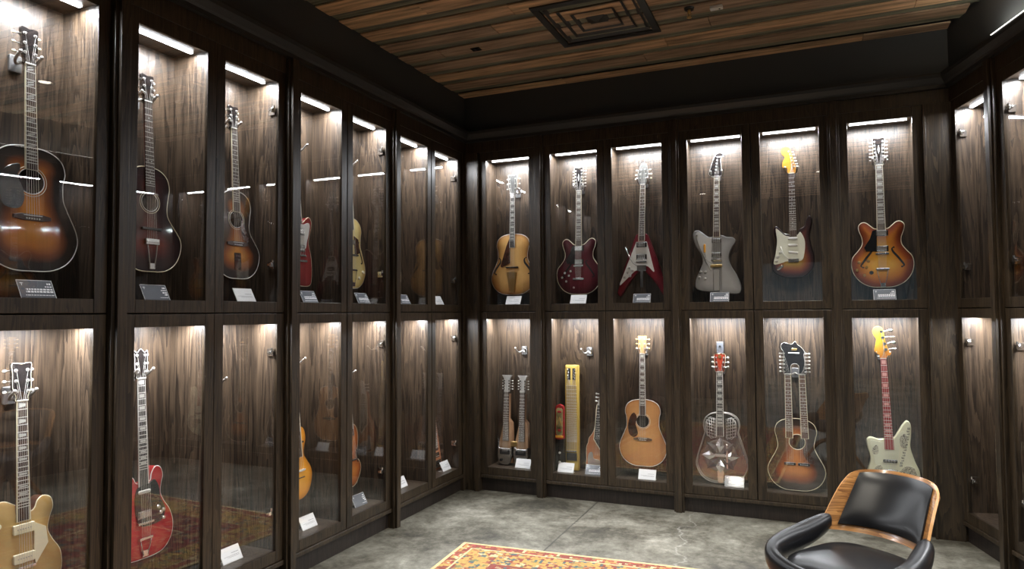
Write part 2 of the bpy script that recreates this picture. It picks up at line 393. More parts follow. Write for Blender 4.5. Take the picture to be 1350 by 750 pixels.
# rear wall with the wide opening to the shop
b = MB(); b.box(XL - .3, -1.0, -1.9, -1.8, 0, CEIL + .03); b.box(-1.0, 1.7, -1.9, -1.8, 2.45, CEIL + .03); b.box(1.7, 3.4, -1.9, -1.8, 0, CEIL + .03)
struct(b.build('wall_rear', M['paint']))
M['shopwall'] = plain('shop_wall_paint', (.16, .18, .19), rough=.7)
b = MB(); b.box(-3.4, 4.2, -7.0, -6.9, 0, CEIL + .03); b.box(-3.5, -3.4, -7, -1.8, 0, CEIL); b.box(4.2, 4.3, -7, -1.8, 0, CEIL); struct(b.build('wall_shop', M['shopwall']))
for i in range(6):
    x = -2.2 + (i % 3) * 1.9; yy = -3.2 - (i // 3) * 2.0
    t = thing('linear_ceiling_light', 'white linear lamp hanging in the shop beyond the opening, %s row, %s' % (('near', 'far')[i // 3], ('left', 'middle', 'right')[i % 3]), 'ceiling light', (x, yy, 3.1), 0, 'linear lamps of the shop')
    b = MB(); b.box(-.6, .6, -.05, .05, .012, .07); b.build('housing', M['paint'], t, bevel=.004)
    b = MB(); b.box(-.59, .59, -.042, .042, 0, .012); b.build('diffuser', emis('shop_diffuser', (.85, .95, 1), 9), t)
    b = MB(); b.cyl((-.5, 0, .07), (-.5, 0, .53), .003, n=6); b.build('suspension_wire', M['chrome'], t); b = MB(); b.cyl((.5, 0, .07), (.5, 0, .53), .003, n=6); b.build('suspension_wire', M['chrome'], t)
    ld = bpy.data.lights.new('bar', 'AREA'); ld.shape = 'RECTANGLE'; ld.size = 1.18; ld.size_y = .08; ld.energy = REAR_W; ld.color = (.85, .94, 1)
    lo = bpy.data.objects.new('bar_light', ld); C.objects.link(lo); lo.parent = t; lo.location = (0, 0, -.003)

# ------------------------------------------------------------------ joinery: pilasters, plinths, frieze, crown
def place(o, wall, s, z=0):
    """put a local object (x right, y into the wall) on a wall at running coordinate s"""
    if wall == 'l': o.location = (XL, s, z); o.rotation_euler = (0, 0, PI / 2)
    elif wall == 'b': o.location = (s, YB, z); o.rotation_euler = (0, 0, 0)
    else:
        p = RO + RD * s; o.location = (p.x, p.y, z); o.rotation_euler = (0, 0, RA)
    return o
tn = [100]
def trim(b, wall, s, mat, bevel=.002, name=None):
    o = b.build(name or 'trim_%d' % tn[0], mat, bevel=bevel); tn[0] += 1
    place(o, wall, s); return struct(o)
def pilaster(wall, s):
    b = MB(); b.box(-.040, .040, -.028, .26, 0, 3.165); b.box(-.024, .024, -.048, -.028, 0, 3.165); trim(b, wall, s, M['oak'])
def filler(wall, s0, s1, out=.0):
    b = MB(); h = (s1 - s0) / 2; b.box(-h, h, -out, .03, 0, 3.07); trim(b, wall, (s0 + s1) / 2, M['oak'])
PL = [2.169, 3.311, 4.463]; PB = [-2.1635, -.981, .2]; PR = [.565]
for s in PL: pilaster('l', s)
for s in PB: pilaster('b', s)
# ends of runs
filler('l', 5.590, YB, .012); filler('b', XL, -2.752, .03); filler('b', -2.80, -2.7525, .045)
filler('b', .783, .80, .03); filler('b', .80, RO.x + .01, .018)
b = MB(); b.box(-.3, .3, 0, .03, 0, 3.07); 
def run(wall, s0, s1, last=False):
    h = (s1 - s0) / 2; c = (s0 + s1) / 2
    nm = {'l': 'left', 'b': 'back', 'r': 'right'}[wall]
    b = MB(); b.box(-h, h, .022, .26, 0, .118); trim(b, wall, c, M['oak_base'], name='baseboard_' + nm)
    b = MB(); b.box(-h, h, -.012, .26, .118, .146); trim(b, wall, c, M['oak'], .004)
    b = MB(); b.box(-h, h, -.006, .28, 3.072, 3.175); trim(b, wall, c, M['oak'])                 # frieze
    b = MB()
    prof = [(0, 3.17), (-.035, 3.17), (-.035, 3.195), (-.05, 3.205), (-.075, 3.235), (-.08, 3.255), (-.08, 3.268), (0, 3.268)]
    n = len(prof); vs = [(x, y_, z_) for x in (-h, h) for y_, z_ in prof]
    b.add(vs, [(i, (i + 1) % n, n + (i + 1) % n, n + i) for i in range(n)] + [list(range(n))[::-1], list(range(n, 2 * n))])
    trim(b, wall, c, M['crown'], 0)
run('l', 1.02, YB - .0); run('b', XL, RO.x); run('r', .0, 5.6)
# plain panelled run of the left wall nearer than the last cabinet
b = MB(); b.box(-1.41, 1.41, 0, .03, 0, 3.07)
for k in range(4): b.box(-1.35 + k * .69, -.75 + k * .69, -.012, 0, .2, 2.95)
trim(b, 'l', -.39, M['oak'])
filler('r', 0, .002)

# ------------------------------------------------------------------ display cabinets
def cab_parts(W, dw, upper):
    """mesh data of one bay; local z measured from the seam (upper) or from the plinth (lower)"""
    if upper: z0, z1, g0, g1 = 0.002, 1.462, .065, 1.386
    else: z0, z1, g0, g1 = 0.0, 1.458, .066, 1.396
    h = W / 2; P = {}
    b = MB(); hh = h + dw
    b.box(-hh, -h, 0, .022, z0, z1); b.box(h, hh, 0, .022, z0, z1)
    b.box(-h, h, 0, .022, z0, g0); b.box(-h, h, 0, .022, g1, z1)
    P['door'] = b
    b = MB(); b.box(-h - .004, h + .004, .011, .016, g0 - .004, g1 + .004); P['glass_pane'] = b
    b = MB(); b.box(-h - .03, h + .03, .262, .276, g0 - .03, g1 + .03); P['back_panel'] = b
    for k, sg in enumerate((-1, 1)):
        b = MB(); b.box(sg * (h + .012), sg * (h + .030), .024, .262, g0 - .02, g1 + .03); P['side_panel%d' % k] = b
    b = MB(); b.box(-h - .012, h + .012, .024, .262, g1 + .014, g1 + .034); P['top_panel'] = b
    b = MB(); b.box(-h - .012, h + .012, .024, .262, g0 - .022, g0 - .002); P['floor_panel'] = b
    return P, g0, g1
protos = {}
def hinge_mb(sg, h, z):
    b = MB()
    x = sg * (h + .012)
    b.rbox(x - sg * .05, x - sg * .012, .018, .030, z - .012, z + .012, .004)
    b.box(min(x, x - sg * .014), max(x, x - sg * .014), .03, .075, z - .022, z + .022)
    b.cyl((x - sg * .028, .024, z + .012), (x - sg * .028, .024, z + .030), .008, n=8)
    b.box(min(x - sg * .055, x - sg * .03), max(x - sg * .055, x - sg * .03), .028, .040, z - .006, z + .006)
    return b
def cabinet(wall, s, upper, label, hinge=0, W=None, dw=None, lit=1.0):
    if W is None: W = {'l': .410, 'b': .422, 'r': .402}[wall]
    if dw is None: dw = .060 if wall == 'l' else .0645
    key = (round(W, 3), upper, hinge)
    t = thing('display_cabinet', label, 'cabinet', group='display cabinets along the walls')
    place(t, wall, s, SEAM if upper else .148)
    if key not in protos:
        P, g0, g1 = cab_parts(W, dw, upper); ob = {}
        d = P['door'].build('door', M['oak'], t, bevel=.0025); ob['door'] = d
        P['glass_pane'].build('glass_pane', M['glass'], d)
        if hinge:
            for hz in (g0 + .22, g1 - .17): hinge_mb(hinge, W / 2, hz).build('hinge', M['chrome'], d, bevel=.001)
        P['back_panel'].build('back_panel', M['oak_in'], t)
        P['side_panel0'].build('side_panel', M['oak_in'], t); P['side_panel1'].build('side_panel', M['oak_in'], t)
        P['top_panel'].build('top_panel', M['oak_in'], t); P['floor_panel'].build('floor_panel', M['oak_in'], t)
        zl = g1 + .004; b = MB(); b.box(-.19, .19, .093, .113, zl, zl + .010); ls = b.build('led_strip', [M['led']], t)
        ld = bpy.data.lights.new('led', 'AREA'); ld.shape = 'RECTANGLE'; ld.size = .38; ld.size_y = .02; ld.energy = LED_W; ld.color = (.93, .96, 1)
        lo = bpy.data.objects.new('led_light', ld); C.objects.link(lo); lo.parent = t; lo.location = (0, .103, zl - .001)
        protos[key] = t
    else:
        for ch in list(protos[key].children):
            c = ch.copy(); C.objects.link(c); c.parent = t
            for g in list(ch.children):
                e = g.copy(); C.objects.link(e); e.parent = c
    return t
BL = {'A': 1.862, 'B': 2.476, 'C': 3.008, 'D': 3.620, 'E': 4.158, 'F': 4.774, 'G': 5.314}
BB = {'H': -2.4765, 'I': -1.850, 'J': -1.296, 'K': -.6665, 'L': -.1095, 'M': .508}
BR = {'N': .266, 'O': .862, 'P': 1.400, 'Q': 2.000, 'R': 2.540, 'S': 3.14, 'T': 3.68}
desc = {
 'Au': 'upper dark oak display cabinet nearest on the left wall, around the big sunburst acoustic guitar',
 'Bu': 'upper oak display cabinet on the left wall around the dark red round-hole guitar',
 'Cu': 'upper oak display cabinet on the left wall around the small sunburst flat-top guitar',
 'Du': 'upper oak display cabinet on the left wall around the red guitar with white pickguard',
 'Eu': 'upper oak display cabinet on the left wall around the pale blonde archtop',
 'Fu': 'upper oak display cabinet on the left wall, second from the room corner',
 'Gu': 'upper oak display cabinet on the left wall in the room corner, dark and empty looking',
 'Al': 'lower oak display cabinet nearest on the left wall, around the gold-topped electric guitar',
 'Bl': 'lower oak display cabinet on the left wall around the cherry red electric guitar',
 'Cl': 'lower oak display cabinet on the left wall holding only an empty hanger and a card',
 'Dl': 'lower oak display cabinet on the left wall around the small orange guitar',
 'El': 'lower oak display cabinet on the left wall around the small brown sunburst instrument',
 'Fl': 'lower oak display cabinet on the left wall holding just one white card on its floor',
 'Gl': 'lower oak display cabinet in the left wall corner, around the pointed wooden lap steel',
 'Hu': 'upper display cabinet on the back wall around the honey blonde archtop guitar',
 'Iu': 'upper display cabinet on the back wall around the burgundy twelve-string guitar',
 'Ju': 'upper display cabinet on the back wall around the red V-shaped guitar',
 'Ku': 'upper display cabinet on the back wall around the silver-grey electric guitar',
 'Lu': 'upper display cabinet on the back wall around the sunburst guitar with orange headstock',
 'Mu': 'upper display cabinet on the back wall, rightmost, around the sunburst twelve-string',
 'Hl': 'lower display cabinet on the back wall around the double-neck lap steel',
 'Il': 'lower display cabinet on the back wall around the tall yellow lap steel',
 'Jl': 'lower display cabinet on the back wall around the natural wood dreadnought guitar',
 'Kl': 'lower display cabinet on the back wall around the clear resonator guitar',
 'Ll': 'lower display cabinet on the back wall around the double-neck acoustic guitar',
 'Ml': 'lower display cabinet on the back wall, rightmost, around the cream bass',
 'Nu': 'upper display cabinet on the right wall, first from the back corner, empty',
 'Ou': 'upper display cabinet on the right wall cut by the right edge of the photo',
 'Nl': 'lower display cabinet on the right wall, first from the back corner, empty',
 'Ol': 'lower display cabinet on the right wall cut by the right edge of the photo',
}
for d, wall in ((BL, 'l'), (BB, 'b'), (BR, 'r')):
    for k, s in d.items():
        hg = {'A': 0, 'C': 1, 'E': 1, 'G': 1, 'N': -1, 'O': -1}.get(k, 0)
        for u in ('u', 'l'):
            lab = desc.get(k + u) or '%s display cabinet on the right wall beyond the photo edge, %s from the back corner' % ({'u': 'upper', 'l': 'lower'}[u], {'P': 'third', 'Q': 'fourth', 'R': 'fifth', 'S': 'sixth', 'T': 'seventh'}[k])
            cabinet(wall, s, u == 'u', lab, hg)
for s in (.565, 1.70, 2.84, 3.98): pilaster('r', s)
filler('r', 4.02, 5.6, .0)
filler('r', -.005, .001)
b = MB(); b.box(-.03, .03, 0, .03, 0, 3.07); trim(b, 'r', -.03, M['oak'])

#@@MORE
# ------------------------------------------------------------------ instruments
def pip(poly, P):
    x = P[:, 0]; y = P[:, 1]; ins = np.zeros(len(P), bool); n = len(poly)
    for i in range(n):
        x0, y0 = poly[i]; x1, y1 = poly[(i + 1) % n]
        if y0 == y1: continue
        c = ((y0 > y) != (y1 > y)) & (x < (x1 - x0) * (y - y0) / (y1 - y0) + x0); ins ^= c
    return ins
def pdist(poly, P):
    A = np.array(poly); B = np.roll(A, -1, 0); d = np.full(len(P), 9.)
    for a, b in zip(A, B):
        e = b - a; t = np.clip(((P - a) @ e) / max(1e-12, e @ e), 0, 1); q = a + t[:, None] * e
        d = np.minimum(d, np.hypot(*(P - q).T))
    return d
class Body:
    """solid body: front surface meshed with its distance from the rim; local y = 0 back, -t front"""
    def __init__(s, out, t, dome=0, soft=.006, holes=(), step=.014):
        s.out = out; s.t = t; s.dome = dome; s.soft = soft; s.holes = holes
        A = np.array(out); mn = A.min(0); mx = A.max(0)
        pts = [tuple(p) for p in out]; n = len(pts); edges = [(i, (i + 1) % n) for i in range(n)]
        hl = []
        for h in holes:
            k = len(pts); pts += [tuple(p) for p in h]; edges += [(k + i, k + (i + 1) % len(h)) for i in range(len(h))]; hl.append((k, len(h)))
        g = []
        for d in (soft * .3, soft * .75, soft * 1.3):
            a = inset(out if poly_area(out) > 0 else out[::-1], d); a = np.array(a); ok = (pdist(out, a) > d * .85) & pip(out, a); g.append(a[ok])
        xs, zs = np.meshgrid(np.arange(mn[0], mx[0], step), np.arange(mn[1], mx[1], step)); a = np.c_[xs.ravel(), zs.ravel()]
        a = a[pip(out, a)]; a = a[pdist(out, a) > soft * 1.8]; g.append(a)
        g = np.concatenate(g)
        for h in holes:
            g = g[~pip(h, g)]; g = g[pdist(h, g) > .003]
        vin = [Vector(p) for p in pts] + [Vector(p) for p in g]
        V, E, F, *_ = delaunay_2d_cdt(vin, edges, [], 0, 1e-6)
        V2 = np.array([(v.x, v.y) for v in V]); F = [f for f in F]
        cen = np.array([V2[list(f)].mean(0) for f in F]); ok = pip(out, cen)
        for h in holes: ok &= ~pip(h, cen)
        s.V = V2; s.F = [F[i] for i in range(len(F)) if ok[i]]; s.d = pdist(out, V2)
    def h(s, d): # front height at distance d
        r = s.soft; y = np.where(d < r, r - np.sqrt(np.maximum(0, r * r - (r - np.minimum(d, r)) ** 2)), 0)
        dm = s.dome * (1 - np.exp(-np.maximum(0, d) / .045)) if s.dome else 0
        return s.t - y + dm
    def at(s, x, z):
        return float(s.h(pdist(s.out, np.array([[x, z]])))[0])
    def build(s, name, mats, parent, backdome=False):
        vs = []; fs = []; n = len(s.V); yf = -s.h(s.d); yb = (s.t - s.h(s.d) + (s.dome * (1 - np.exp(-s.d / .045)) if s.dome else 0))
        for (x, z), y in zip(s.V, yf): vs.append((x, y, z))
        for (x, z), y in zip(s.V, yb): vs.append((x, max(0, y), z))
        mi = []
        for f in s.F:
            a, b, c = f[:3]; ar = (s.V[b][0] - s.V[a][0]) * (s.V[c][1] - s.V[a][1]) - (s.V[b][1] - s.V[a][1]) * (s.V[c][0] - s.V[a][0])
            f = list(f) if ar > 0 else list(f)[::-1]
            fs.append(f); mi.append(0); fs.append([n + i for i in f[::-1]]); mi.append(1 if len(mats) > 1 else 0)
        # side walls from boundary edges
        cnt = {}
        for f in fs[::2]:
            for i in range(len(f)): a, b = f[i], f[(i + 1) % len(f)]; cnt[(a, b)] = 1
        for (a, b) in list(cnt):
            if (b, a) not in cnt: fs.append([b, a, n + a, n + b]); mi.append(1 if len(mats) > 1 else 0)
        me = bpy.data.meshes.new(name); me.from_pydata(vs, [], fs)
        for m in mats: me.materials.append(m)
        me.polygons.foreach_set('material_index', mi); me.polygons.foreach_set('use_smooth', [True] * len(fs))
        at = me.attributes.new('rim', 'FLOAT', 'POINT'); dd = np.clip(s.d * 5, 0, 2); at.data.foreach_set('value', np.concatenate([dd, dd]).astype(np.float32))
        me.update(); o = bpy.data.objects.new(name, me); C.objects.link(o); o.parent = parent
        es = o.modifiers.new('edge', 'EDGE_SPLIT'); es.split_angle = math.radians(50)
        return o
def poly_area(p):
    n = len(p); return .5 * sum(p[i][0] * p[(i + 1) % n][1] - p[(i + 1) % n][0] * p[i][1] for i in range(n))
def sym(half, n=6):
    """right half from bottom centre to top centre -> closed outline"""
    full = half + [(-x, z) for x, z in half[::-1] if x > 1e-4]
    return spline(full, n)
def acoustic(L, up, wa, lo, wz=.60):
    return sym([(0, 0), (lo * .45, .012 * L), (lo * .80, .09 * L), (lo * .985, .22 * L), (lo * .97, .34 * L), (wa * 1.12, wz * L - .09 * L), (wa, wz * L), (up * .93, .73 * L), (up, .82 * L), (up * .9, .915 * L), (up * .62, .975 * L), (.03, L)])
def disc(cx, cz, r, n=28): return [(cx + r * math.cos(2 * PI * i / n), cz + r * math.sin(2 * PI * i / n)) for i in range(n)]

def add_poly(g, name, poly, body, mat, th=.003, lift=0, over=None, label=None):
    """a flat plate lying on the top, at the height of the highest point under it"""
    y = over if over is not None else max(body.at(x, z) for x, z in poly) if not body.dome else body.t + body.dome
    b = MB(); b.prism(poly, -y - th - lift, -y + (.002 if not body.dome else .006) - lift * 0, soft=.0008)
    o = b.build(name, mat, g)
    if label: o['label'] = label
    return o
def binding(g, body, mat, r=.0026, name='binding', lift=.5):
    o = body.out; P = [(x, -(body.t - body.soft * lift), z) for x, z in (inset(o if poly_area(o) > 0 else o[::-1], body.soft * .25))]
    b = MB(); b.tube(P, r, n=5, closed=True); return b.build(name, mat, g)
def rope(g, pts, y, r, mat, name='rosette', closed=True):
    b = MB(); b.tube([(x, -y, z) for x, z in pts], r, n=5, closed=closed); return b.build(name, mat, g)
def neck(g, z_nut, z_end, z_body, y, scale=.635, wn=.043, we=.055, board=None, back=None, bind=None, inl='dot', x0=0, x1=None, nf=21, imat=None, th=.018):
    """y: height of the fretboard underside above the back plane"""
    x1 = x0 if x1 is None else x1
    X = lambda z: x0 + (x1 - x0) * (z_nut - z) / (z_nut - z_end); W = lambda z: (wn + (we - wn) * (z_nut - z) / (z_nut - z_end)) / 2
    b = MB(); prof = []
    for z, k in ((z_nut + .01, 1), ((z_nut + z_body) / 2, 1), (z_body - .01, 1.0)):
        n = 10; prof.append([(X(z) - W(z) * math.cos(PI * i / n), -y + th * k * math.sin(PI * i / n), z) for i in range(n + 1)])
    vs = [p for r in prof for p in r]; n = 11
    fs = [(k * n + i, k * n + i + 1, (k + 1) * n + i + 1, (k + 1) * n + i) for k in range(2) for i in range(n - 1)] + [list(range(n)), list(range(2 * n, 3 * n))[::-1]] + [(0, n, 2 * n - 1, n - 1), (n, 2 * n, 3 * n - 1, 2 * n - 1)]
    b.add(vs, fs, 0, True); b.build('neck', back or M['mahogany'], g)
    b = MB(); f = .0055
    def slab(z0, z1, wk, y0, y1, m):
        b.prism([(X(z0) - W(z0) * wk, z0), (X(z0) + W(z0) * wk, z0), (X(z1) + W(z1) * wk, z1), (X(z1) - W(z1) * wk, z1)], -y1, -y0, m)
    slab(z_end, z_nut, 1.0, y, y + f, 1 if bind else 0)
    if bind: slab(z_end + .002, z_nut - .002, .83, y + f - .001, y + f + .0004, 0)
    yt = y + f + (.0004 if bind else 0)
    fr = [z_nut - scale * (1 - 2 ** (-k / 12)) for k in range(0, nf + 1)]
    for k, z in enumerate(fr):
        if z > z_end + .004 and k > 0: slab(z - .0015, z + .0015, .97, yt - .0005, yt + .0012, 2)
    for k in (1, 3, 5, 7, 9, 12, 15, 17, 19):
        if k > nf or (inl == 'dot' and k == 1): continue
        zc = (fr[k] + fr[k - 1]) / 2; 
        if zc < z_end + .006: continue
        h = (fr[k - 1] - fr[k]); x = X(zc); w_ = W(zc)
        if inl == 'dot':
            for dx in ((0,) if k != 12 else (-.010, .010)): b.prism(disc(x + dx, zc, .0038, 10), -yt - .0003, -yt + .001, 3)
        elif inl == 'block': b.prism([(x - w_ * .62, zc - h * .28), (x + w_ * .62, zc - h * .28), (x + w_ * .62, zc + h * .28), (x - w_ * .62, zc + h * .28)], -yt - .0003, -yt + .001, 3)
        elif inl == 'trap': b.prism([(x - w_ * .62, zc - h * .30), (x + w_ * .62, zc - h * .16), (x + w_ * .62, zc + h * .16), (x - w_ * .62, zc + h * .30)], -yt - .0003, -yt + .001, 3)
        elif inl == 'para':
            for dz in (-h * .17, h * .17): b.prism([(x - w_ * .6, zc - h * .10 + dz - .004), (x + w_ * .55, zc - h * .10 + dz + .004), (x + w_ * .6, zc + h * .10 + dz + .004), (x - w_ * .55, zc + h * .10 + dz - .004)], -yt - .0003, -yt + .001, 3)
    b.build('fretboard', [board or M['rosewood'], bind or M['cream'], M['brass'], imat or M['pearl']], g)
    b = MB(); b.box(x0 - wn / 2, x0 + wn / 2, -y - .009, -y, z_nut, z_nut + .005); b.build('nut', M['white'], g)
    return yt
def headstock(g, poly, y, mat, th=.015, face=None, edge=None, smooth=True):
    p = spline(poly, 5) if smooth else poly
    b = MB(); b.prism(p, -y - .001, -y + th - .001, 0, soft=.0012); o = b.build('headstock', mat, g)
    if hasattr(mat, 'name') and mat.name.startswith('yellow'):
        zs = [v.co.z for v in o.data.vertices]; at = o.data.attributes.new('rim', 'FLOAT', 'POINT'); at.data.foreach_set('value', [(z - min(zs)) * 1.6 / .38 * .2 + .02 for z in zs])
    if face:
        q = inset(p if poly_area(p) > 0 else p[::-1], .004); b = MB(); b.prism(q, -y - .0026, -y - .0008); b.build('headplate', face, o)
    if edge:
        b = MB(); b.tube([(x, -y - .0015, z) for x, z in p], .0012, n=5, closed=True); b.build('headstock_binding', edge, o)
    return o
def tuner(g, x, z, y, side, mat=None, btn=None, reach=.028, size=.009, tilt=0):
    """post on the face, housing and button at the side"""
    b = MB(); b.cyl((x, -y, z), (x, -y - .010, z), .0048, .0040, n=10, m=0)
    b.cyl((x, -y - .001, z), (x, -y - .003, z), .0075, n=10, m=0)
    bx = x + side * reach
    b.cyl((x, -y + .022, z), (bx, -y + .022, z + tilt), .0028, n=6, m=0); b.box(x - .008, x + .008, -y + .015, -y + .026, z - .008, z + .008, 0)
    b.ell((bx + side * size * .6, -y + .022, z + tilt), size, .0045, size * .8, nu=10, nv=6, m=1)
    return b.build('tuner', [mat or M['nickel'], btn or M['nickel']], g)
def strings(g, zb, yb, zn, yn, pegs, xn=0, wn=.034, wb=.052, xb=0, r=.00055, tail=None):
    n = len(pegs)
    for i, (px, pz, py) in enumerate(pegs):
        f = (i / (n - 1) - .5) if n > 1 else 0
        P = [(xb + wb * f, -yb, zb), (xn + wn * f, -yn, zn), (px, -py, pz)]
        if tail: P = [(tail[0] + wb * f * .8, -tail[2], tail[1])] + P
        b = MB(); b.tube(P, r, n=4, smooth=False); b.build('string', M['string'], g)
def pickup(g, x, z, y, kind='hum', ang=0, w=.072, h=.036):
    b = MB()
    if kind == 'hum':
        b.rbox(-w / 2 - .008, w / 2 + .008, -.004, .002, -h / 2 - .004, h / 2 + .004, .003, 1); b.rbox(-w / 2, w / 2, -.011, 0, -h / 2, h / 2, .003, 0)
        for i in range(6): b.cyl((-.024 + i * .0096, -.0105, -.008), (-.024 + i * .0096, -.0125, -.008), .0022, n=7, m=2)
        mats = [M['chrome'], M['black'], M['nickel']]
    elif kind == 'mini':
        w = .066; h = .026; b.rbox(-w / 2 - .005, w / 2 + .005, -.004, .002, -h / 2 - .005, h / 2 + .005, .003, 1); b.rbox(-w / 2, w / 2, -.010, 0, -h / 2, h / 2, .003, 0); mats = [M['chrome'], M['chrome'], M['nickel']]
    elif kind == 'p90':
        w = .086; h = .040; b.rbox(-w / 2, w / 2, -.011, 0, -h / 2, h / 2, .005, 0)
        for i in range(6): b.cyl((-.026 + i * .0104, -.011, 0), (-.026 + i * .0104, -.0125, 0), .0026, n=7, m=1)
        mats = [M['cream'], M['nickel']]
    elif kind == 'single':
        w = .070; h = .018; b.rbox(-w / 2, w / 2, -.008, 0, -h / 2, h / 2, .008, 0)
        for i in range(6): b.cyl((-.026 + i * .0104, -.008, 0), (-.026 + i * .0104, -.0095, 0), .0024, n=7, m=1)
        mats = [M['white'], M['nickel']]
    elif kind == 'bassp':
        w = .092; h = .020; b.rbox(-w / 2, w / 2, -.010, 0, -h / 2, h / 2, .004, 0)
        for i in range(8): b.cyl((-.034 + i * .0097, -.010, 0), (-.034 + i * .0097, -.012, 0), .0026, n=7, m=1)
        mats = [M['black'], M['nickel']]
    o = b.build('pickup', mats, g, loc=(x, -y, z)); o.rotation_euler = (0, ang, 0); return o
def knob(g, x, z, y, mat=None, r=.0125, h=.014, name='knob', top=None):
    b = MB(); b.cyl((0, 0, 0), (0, -h * .75, 0), r, r * .92, n=16); b.cyl((0, -h * .75, 0), (0, -h, 0), r * .92, r * .72, n=16, m=1 if top else 0)
    return b.build(name, [mat or M['gold']] + ([top] if top else []), g, loc=(x, -y, z))
def bar(g, name, x, z, y, w, h, t, mat, r=.002, ang=0, label=None):
    b = MB(); b.rbox(-w / 2, w / 2, -t, 0, -h / 2, h / 2, min(r, h * .45)); o = b.build(name, mat, g, loc=(x, -y, z)); o.rotation_euler = (0, ang, 0)
    if label: o['label'] = label
    return o
def ac_bridge(g, x, z, y, w=.155, mat=None):
    b = MB(); p = [(-w / 2, -.010), (-.04, -.017), (.04, -.017), (w / 2, -.010), (w / 2, .004), (.045, .011), (-.045, .011), (-w / 2, .004)]
    b.prism(p, -.009, .001, 0, soft=.001); b.box(-.038, .038, -.012, -.008, .003, .006, 1)
    for i in range(6): b.ell((-.026 + i * .0104, -.010, -.009), .0035, .0035, .0035, 8, 5, m=1)
    return b.build('bridge', [mat or M['rosewood'], M['white']], g, loc=(x, -y, z))
def tom(g, x, z, y, w=.088, mat=None):
    b = MB(); b.rbox(-w / 2, w / 2, -.016, -.006, -.006, .006, .003)
    for sx in (-1, 1): b.cyl((sx * (w / 2 - .008), -.008, 0), (sx * (w / 2 - .008), .002, 0), .0045, n=8)
    for i in range(6): b.box(-.029 + i * .0104, -.023 + i * .0104, -.0185, -.016, -.004, .004)
    return b.build('bridge', mat or M['chrome'], g, loc=(x, -y, z))
def stop_tail(g, x, z, y, w=.10): 
    b = MB(); b.rbox(-w / 2, w / 2, -.018, -.006, -.007, .007, .006)
    for sx in (-1, 1): b.cyl((sx * (w / 2 - .007), -.012, 0), (sx * (w / 2 - .007), .002, 0), .007, n=8)
    return b.build('tailpiece', M['chrome'], g, loc=(x, -y, z))
def trapeze(g, x, z0, z1, y, mat=None, w=.075):
    b = MB(); m = mat or M['chrome']
    b.tube([(x - w * .42, -y - .012, z1), (x - w * .30, -y - .010, (z0 + z1) / 2), (x - .012, -y - .006, z0)], .0028, n=6)
    b.tube([(x + w * .42, -y - .012, z1), (x + w * .30, -y - .010, (z0 + z1) / 2), (x + .012, -y - .006, z0)], .0028, n=6)
    b.rbox(x - w / 2, x + w / 2, -y - .018, -y - .008, z1 - .006, z1 + .006, .004); b.rbox(x - .016, x + .016, -y - .008, -y + .004, z0 - .008, z0 + .022, .003)
    return b.build('tailpiece', m, g)
def fhole(g, body, pts, w, mat=None, tips=True):
    """black sheet painting the dark of an f-shaped opening: S-curve widened in the middle, eyes at both ends"""
    P = spline(pts, 8, closed=False); n = len(P); L = []; Rr = []
    for i, (x, z) in enumerate(P):
        a = Vector(P[max(0, i - 1)]); c = Vector(P[min(n - 1, i + 1)]); t = (c - a).normalized(); nn = Vector((-t.y, t.x)); k = math.sin(PI * i / (n - 1)) ** .7 * w / 2 + .0012
        L.append((x + nn.x * k, z + nn.y * k)); Rr.append((x - nn.x * k, z - nn.y * k))
    b = MB()
    for i in range(n - 1):
        q = [L[i], L[i + 1], Rr[i + 1], Rr[i]]
        if poly_area(q) < 0: q = q[::-1]
        vs = [(x, -body.at(x, z) - .0012, z) for x, z in q]; b.add(vs, [(0, 1, 2, 3)], 0)
    for (x, z) in ((P[0], P[-1]) if tips else ()):
        r = .0062; y = body.at(x, z) + .0012; b.prism(disc(x, z, r, 14), -y - .0004, -y + .002)
    b.build('fhole_shade', mat or M['darkcavity'], g)  # black sheet on the top paints the shade inside the hole
def hang(g, wall, s, z, off=.14, t=.05, dx=0, tilt=0):
    """local y=0 is the back plane; the front face ends up 'off' behind the cabinet front"""
    d = off + t; lean = 0
    if t > .02 and z > .3 or t > .06: lean = -.055 if wall != 'b' else -.042; d -= .008 if t < .08 else .030
    if wall == 'l': g.location = (XL - d, s + dx, z); g.rotation_euler = (lean, tilt, PI / 2)
    elif wall == 'b': g.location = (s + dx, YB + d, z); g.rotation_euler = (lean, tilt, 0)
    else: p = RO + RD * (s + dx) + RN * d; g.location = (p.x, p.y, z); g.rotation_euler = (lean, tilt, RA)
def pegs_sym(y, xs, z0, z1, n=3, up=True):
    """n a side; returns (x,z,side) from the bass string to the treble"""
    zs = [z0 + (z1 - z0) * i / (n - 1) for i in range(n)]
    return [(-xs, z, -1) for z in zs] + [(xs, z, 1) for z in zs[::-1]]
def do_head(g, pegs, y, zn, zb, yb, yf, wn=.034, wb=.052, mat=None, btn=None, reach=.026, size=.009, xn=0, xb=0, tail=None, wpull=1.0):
    for x, z, sd in pegs: tuner(g, x, z, y, sd, mat, btn, reach, size)
    strings(g, zb, yb, zn, yf, [(x * wpull, z, y + .006) for x, z, sd in pegs], xn=xn, wn=wn, wb=wb, xb=xb, tail=tail)
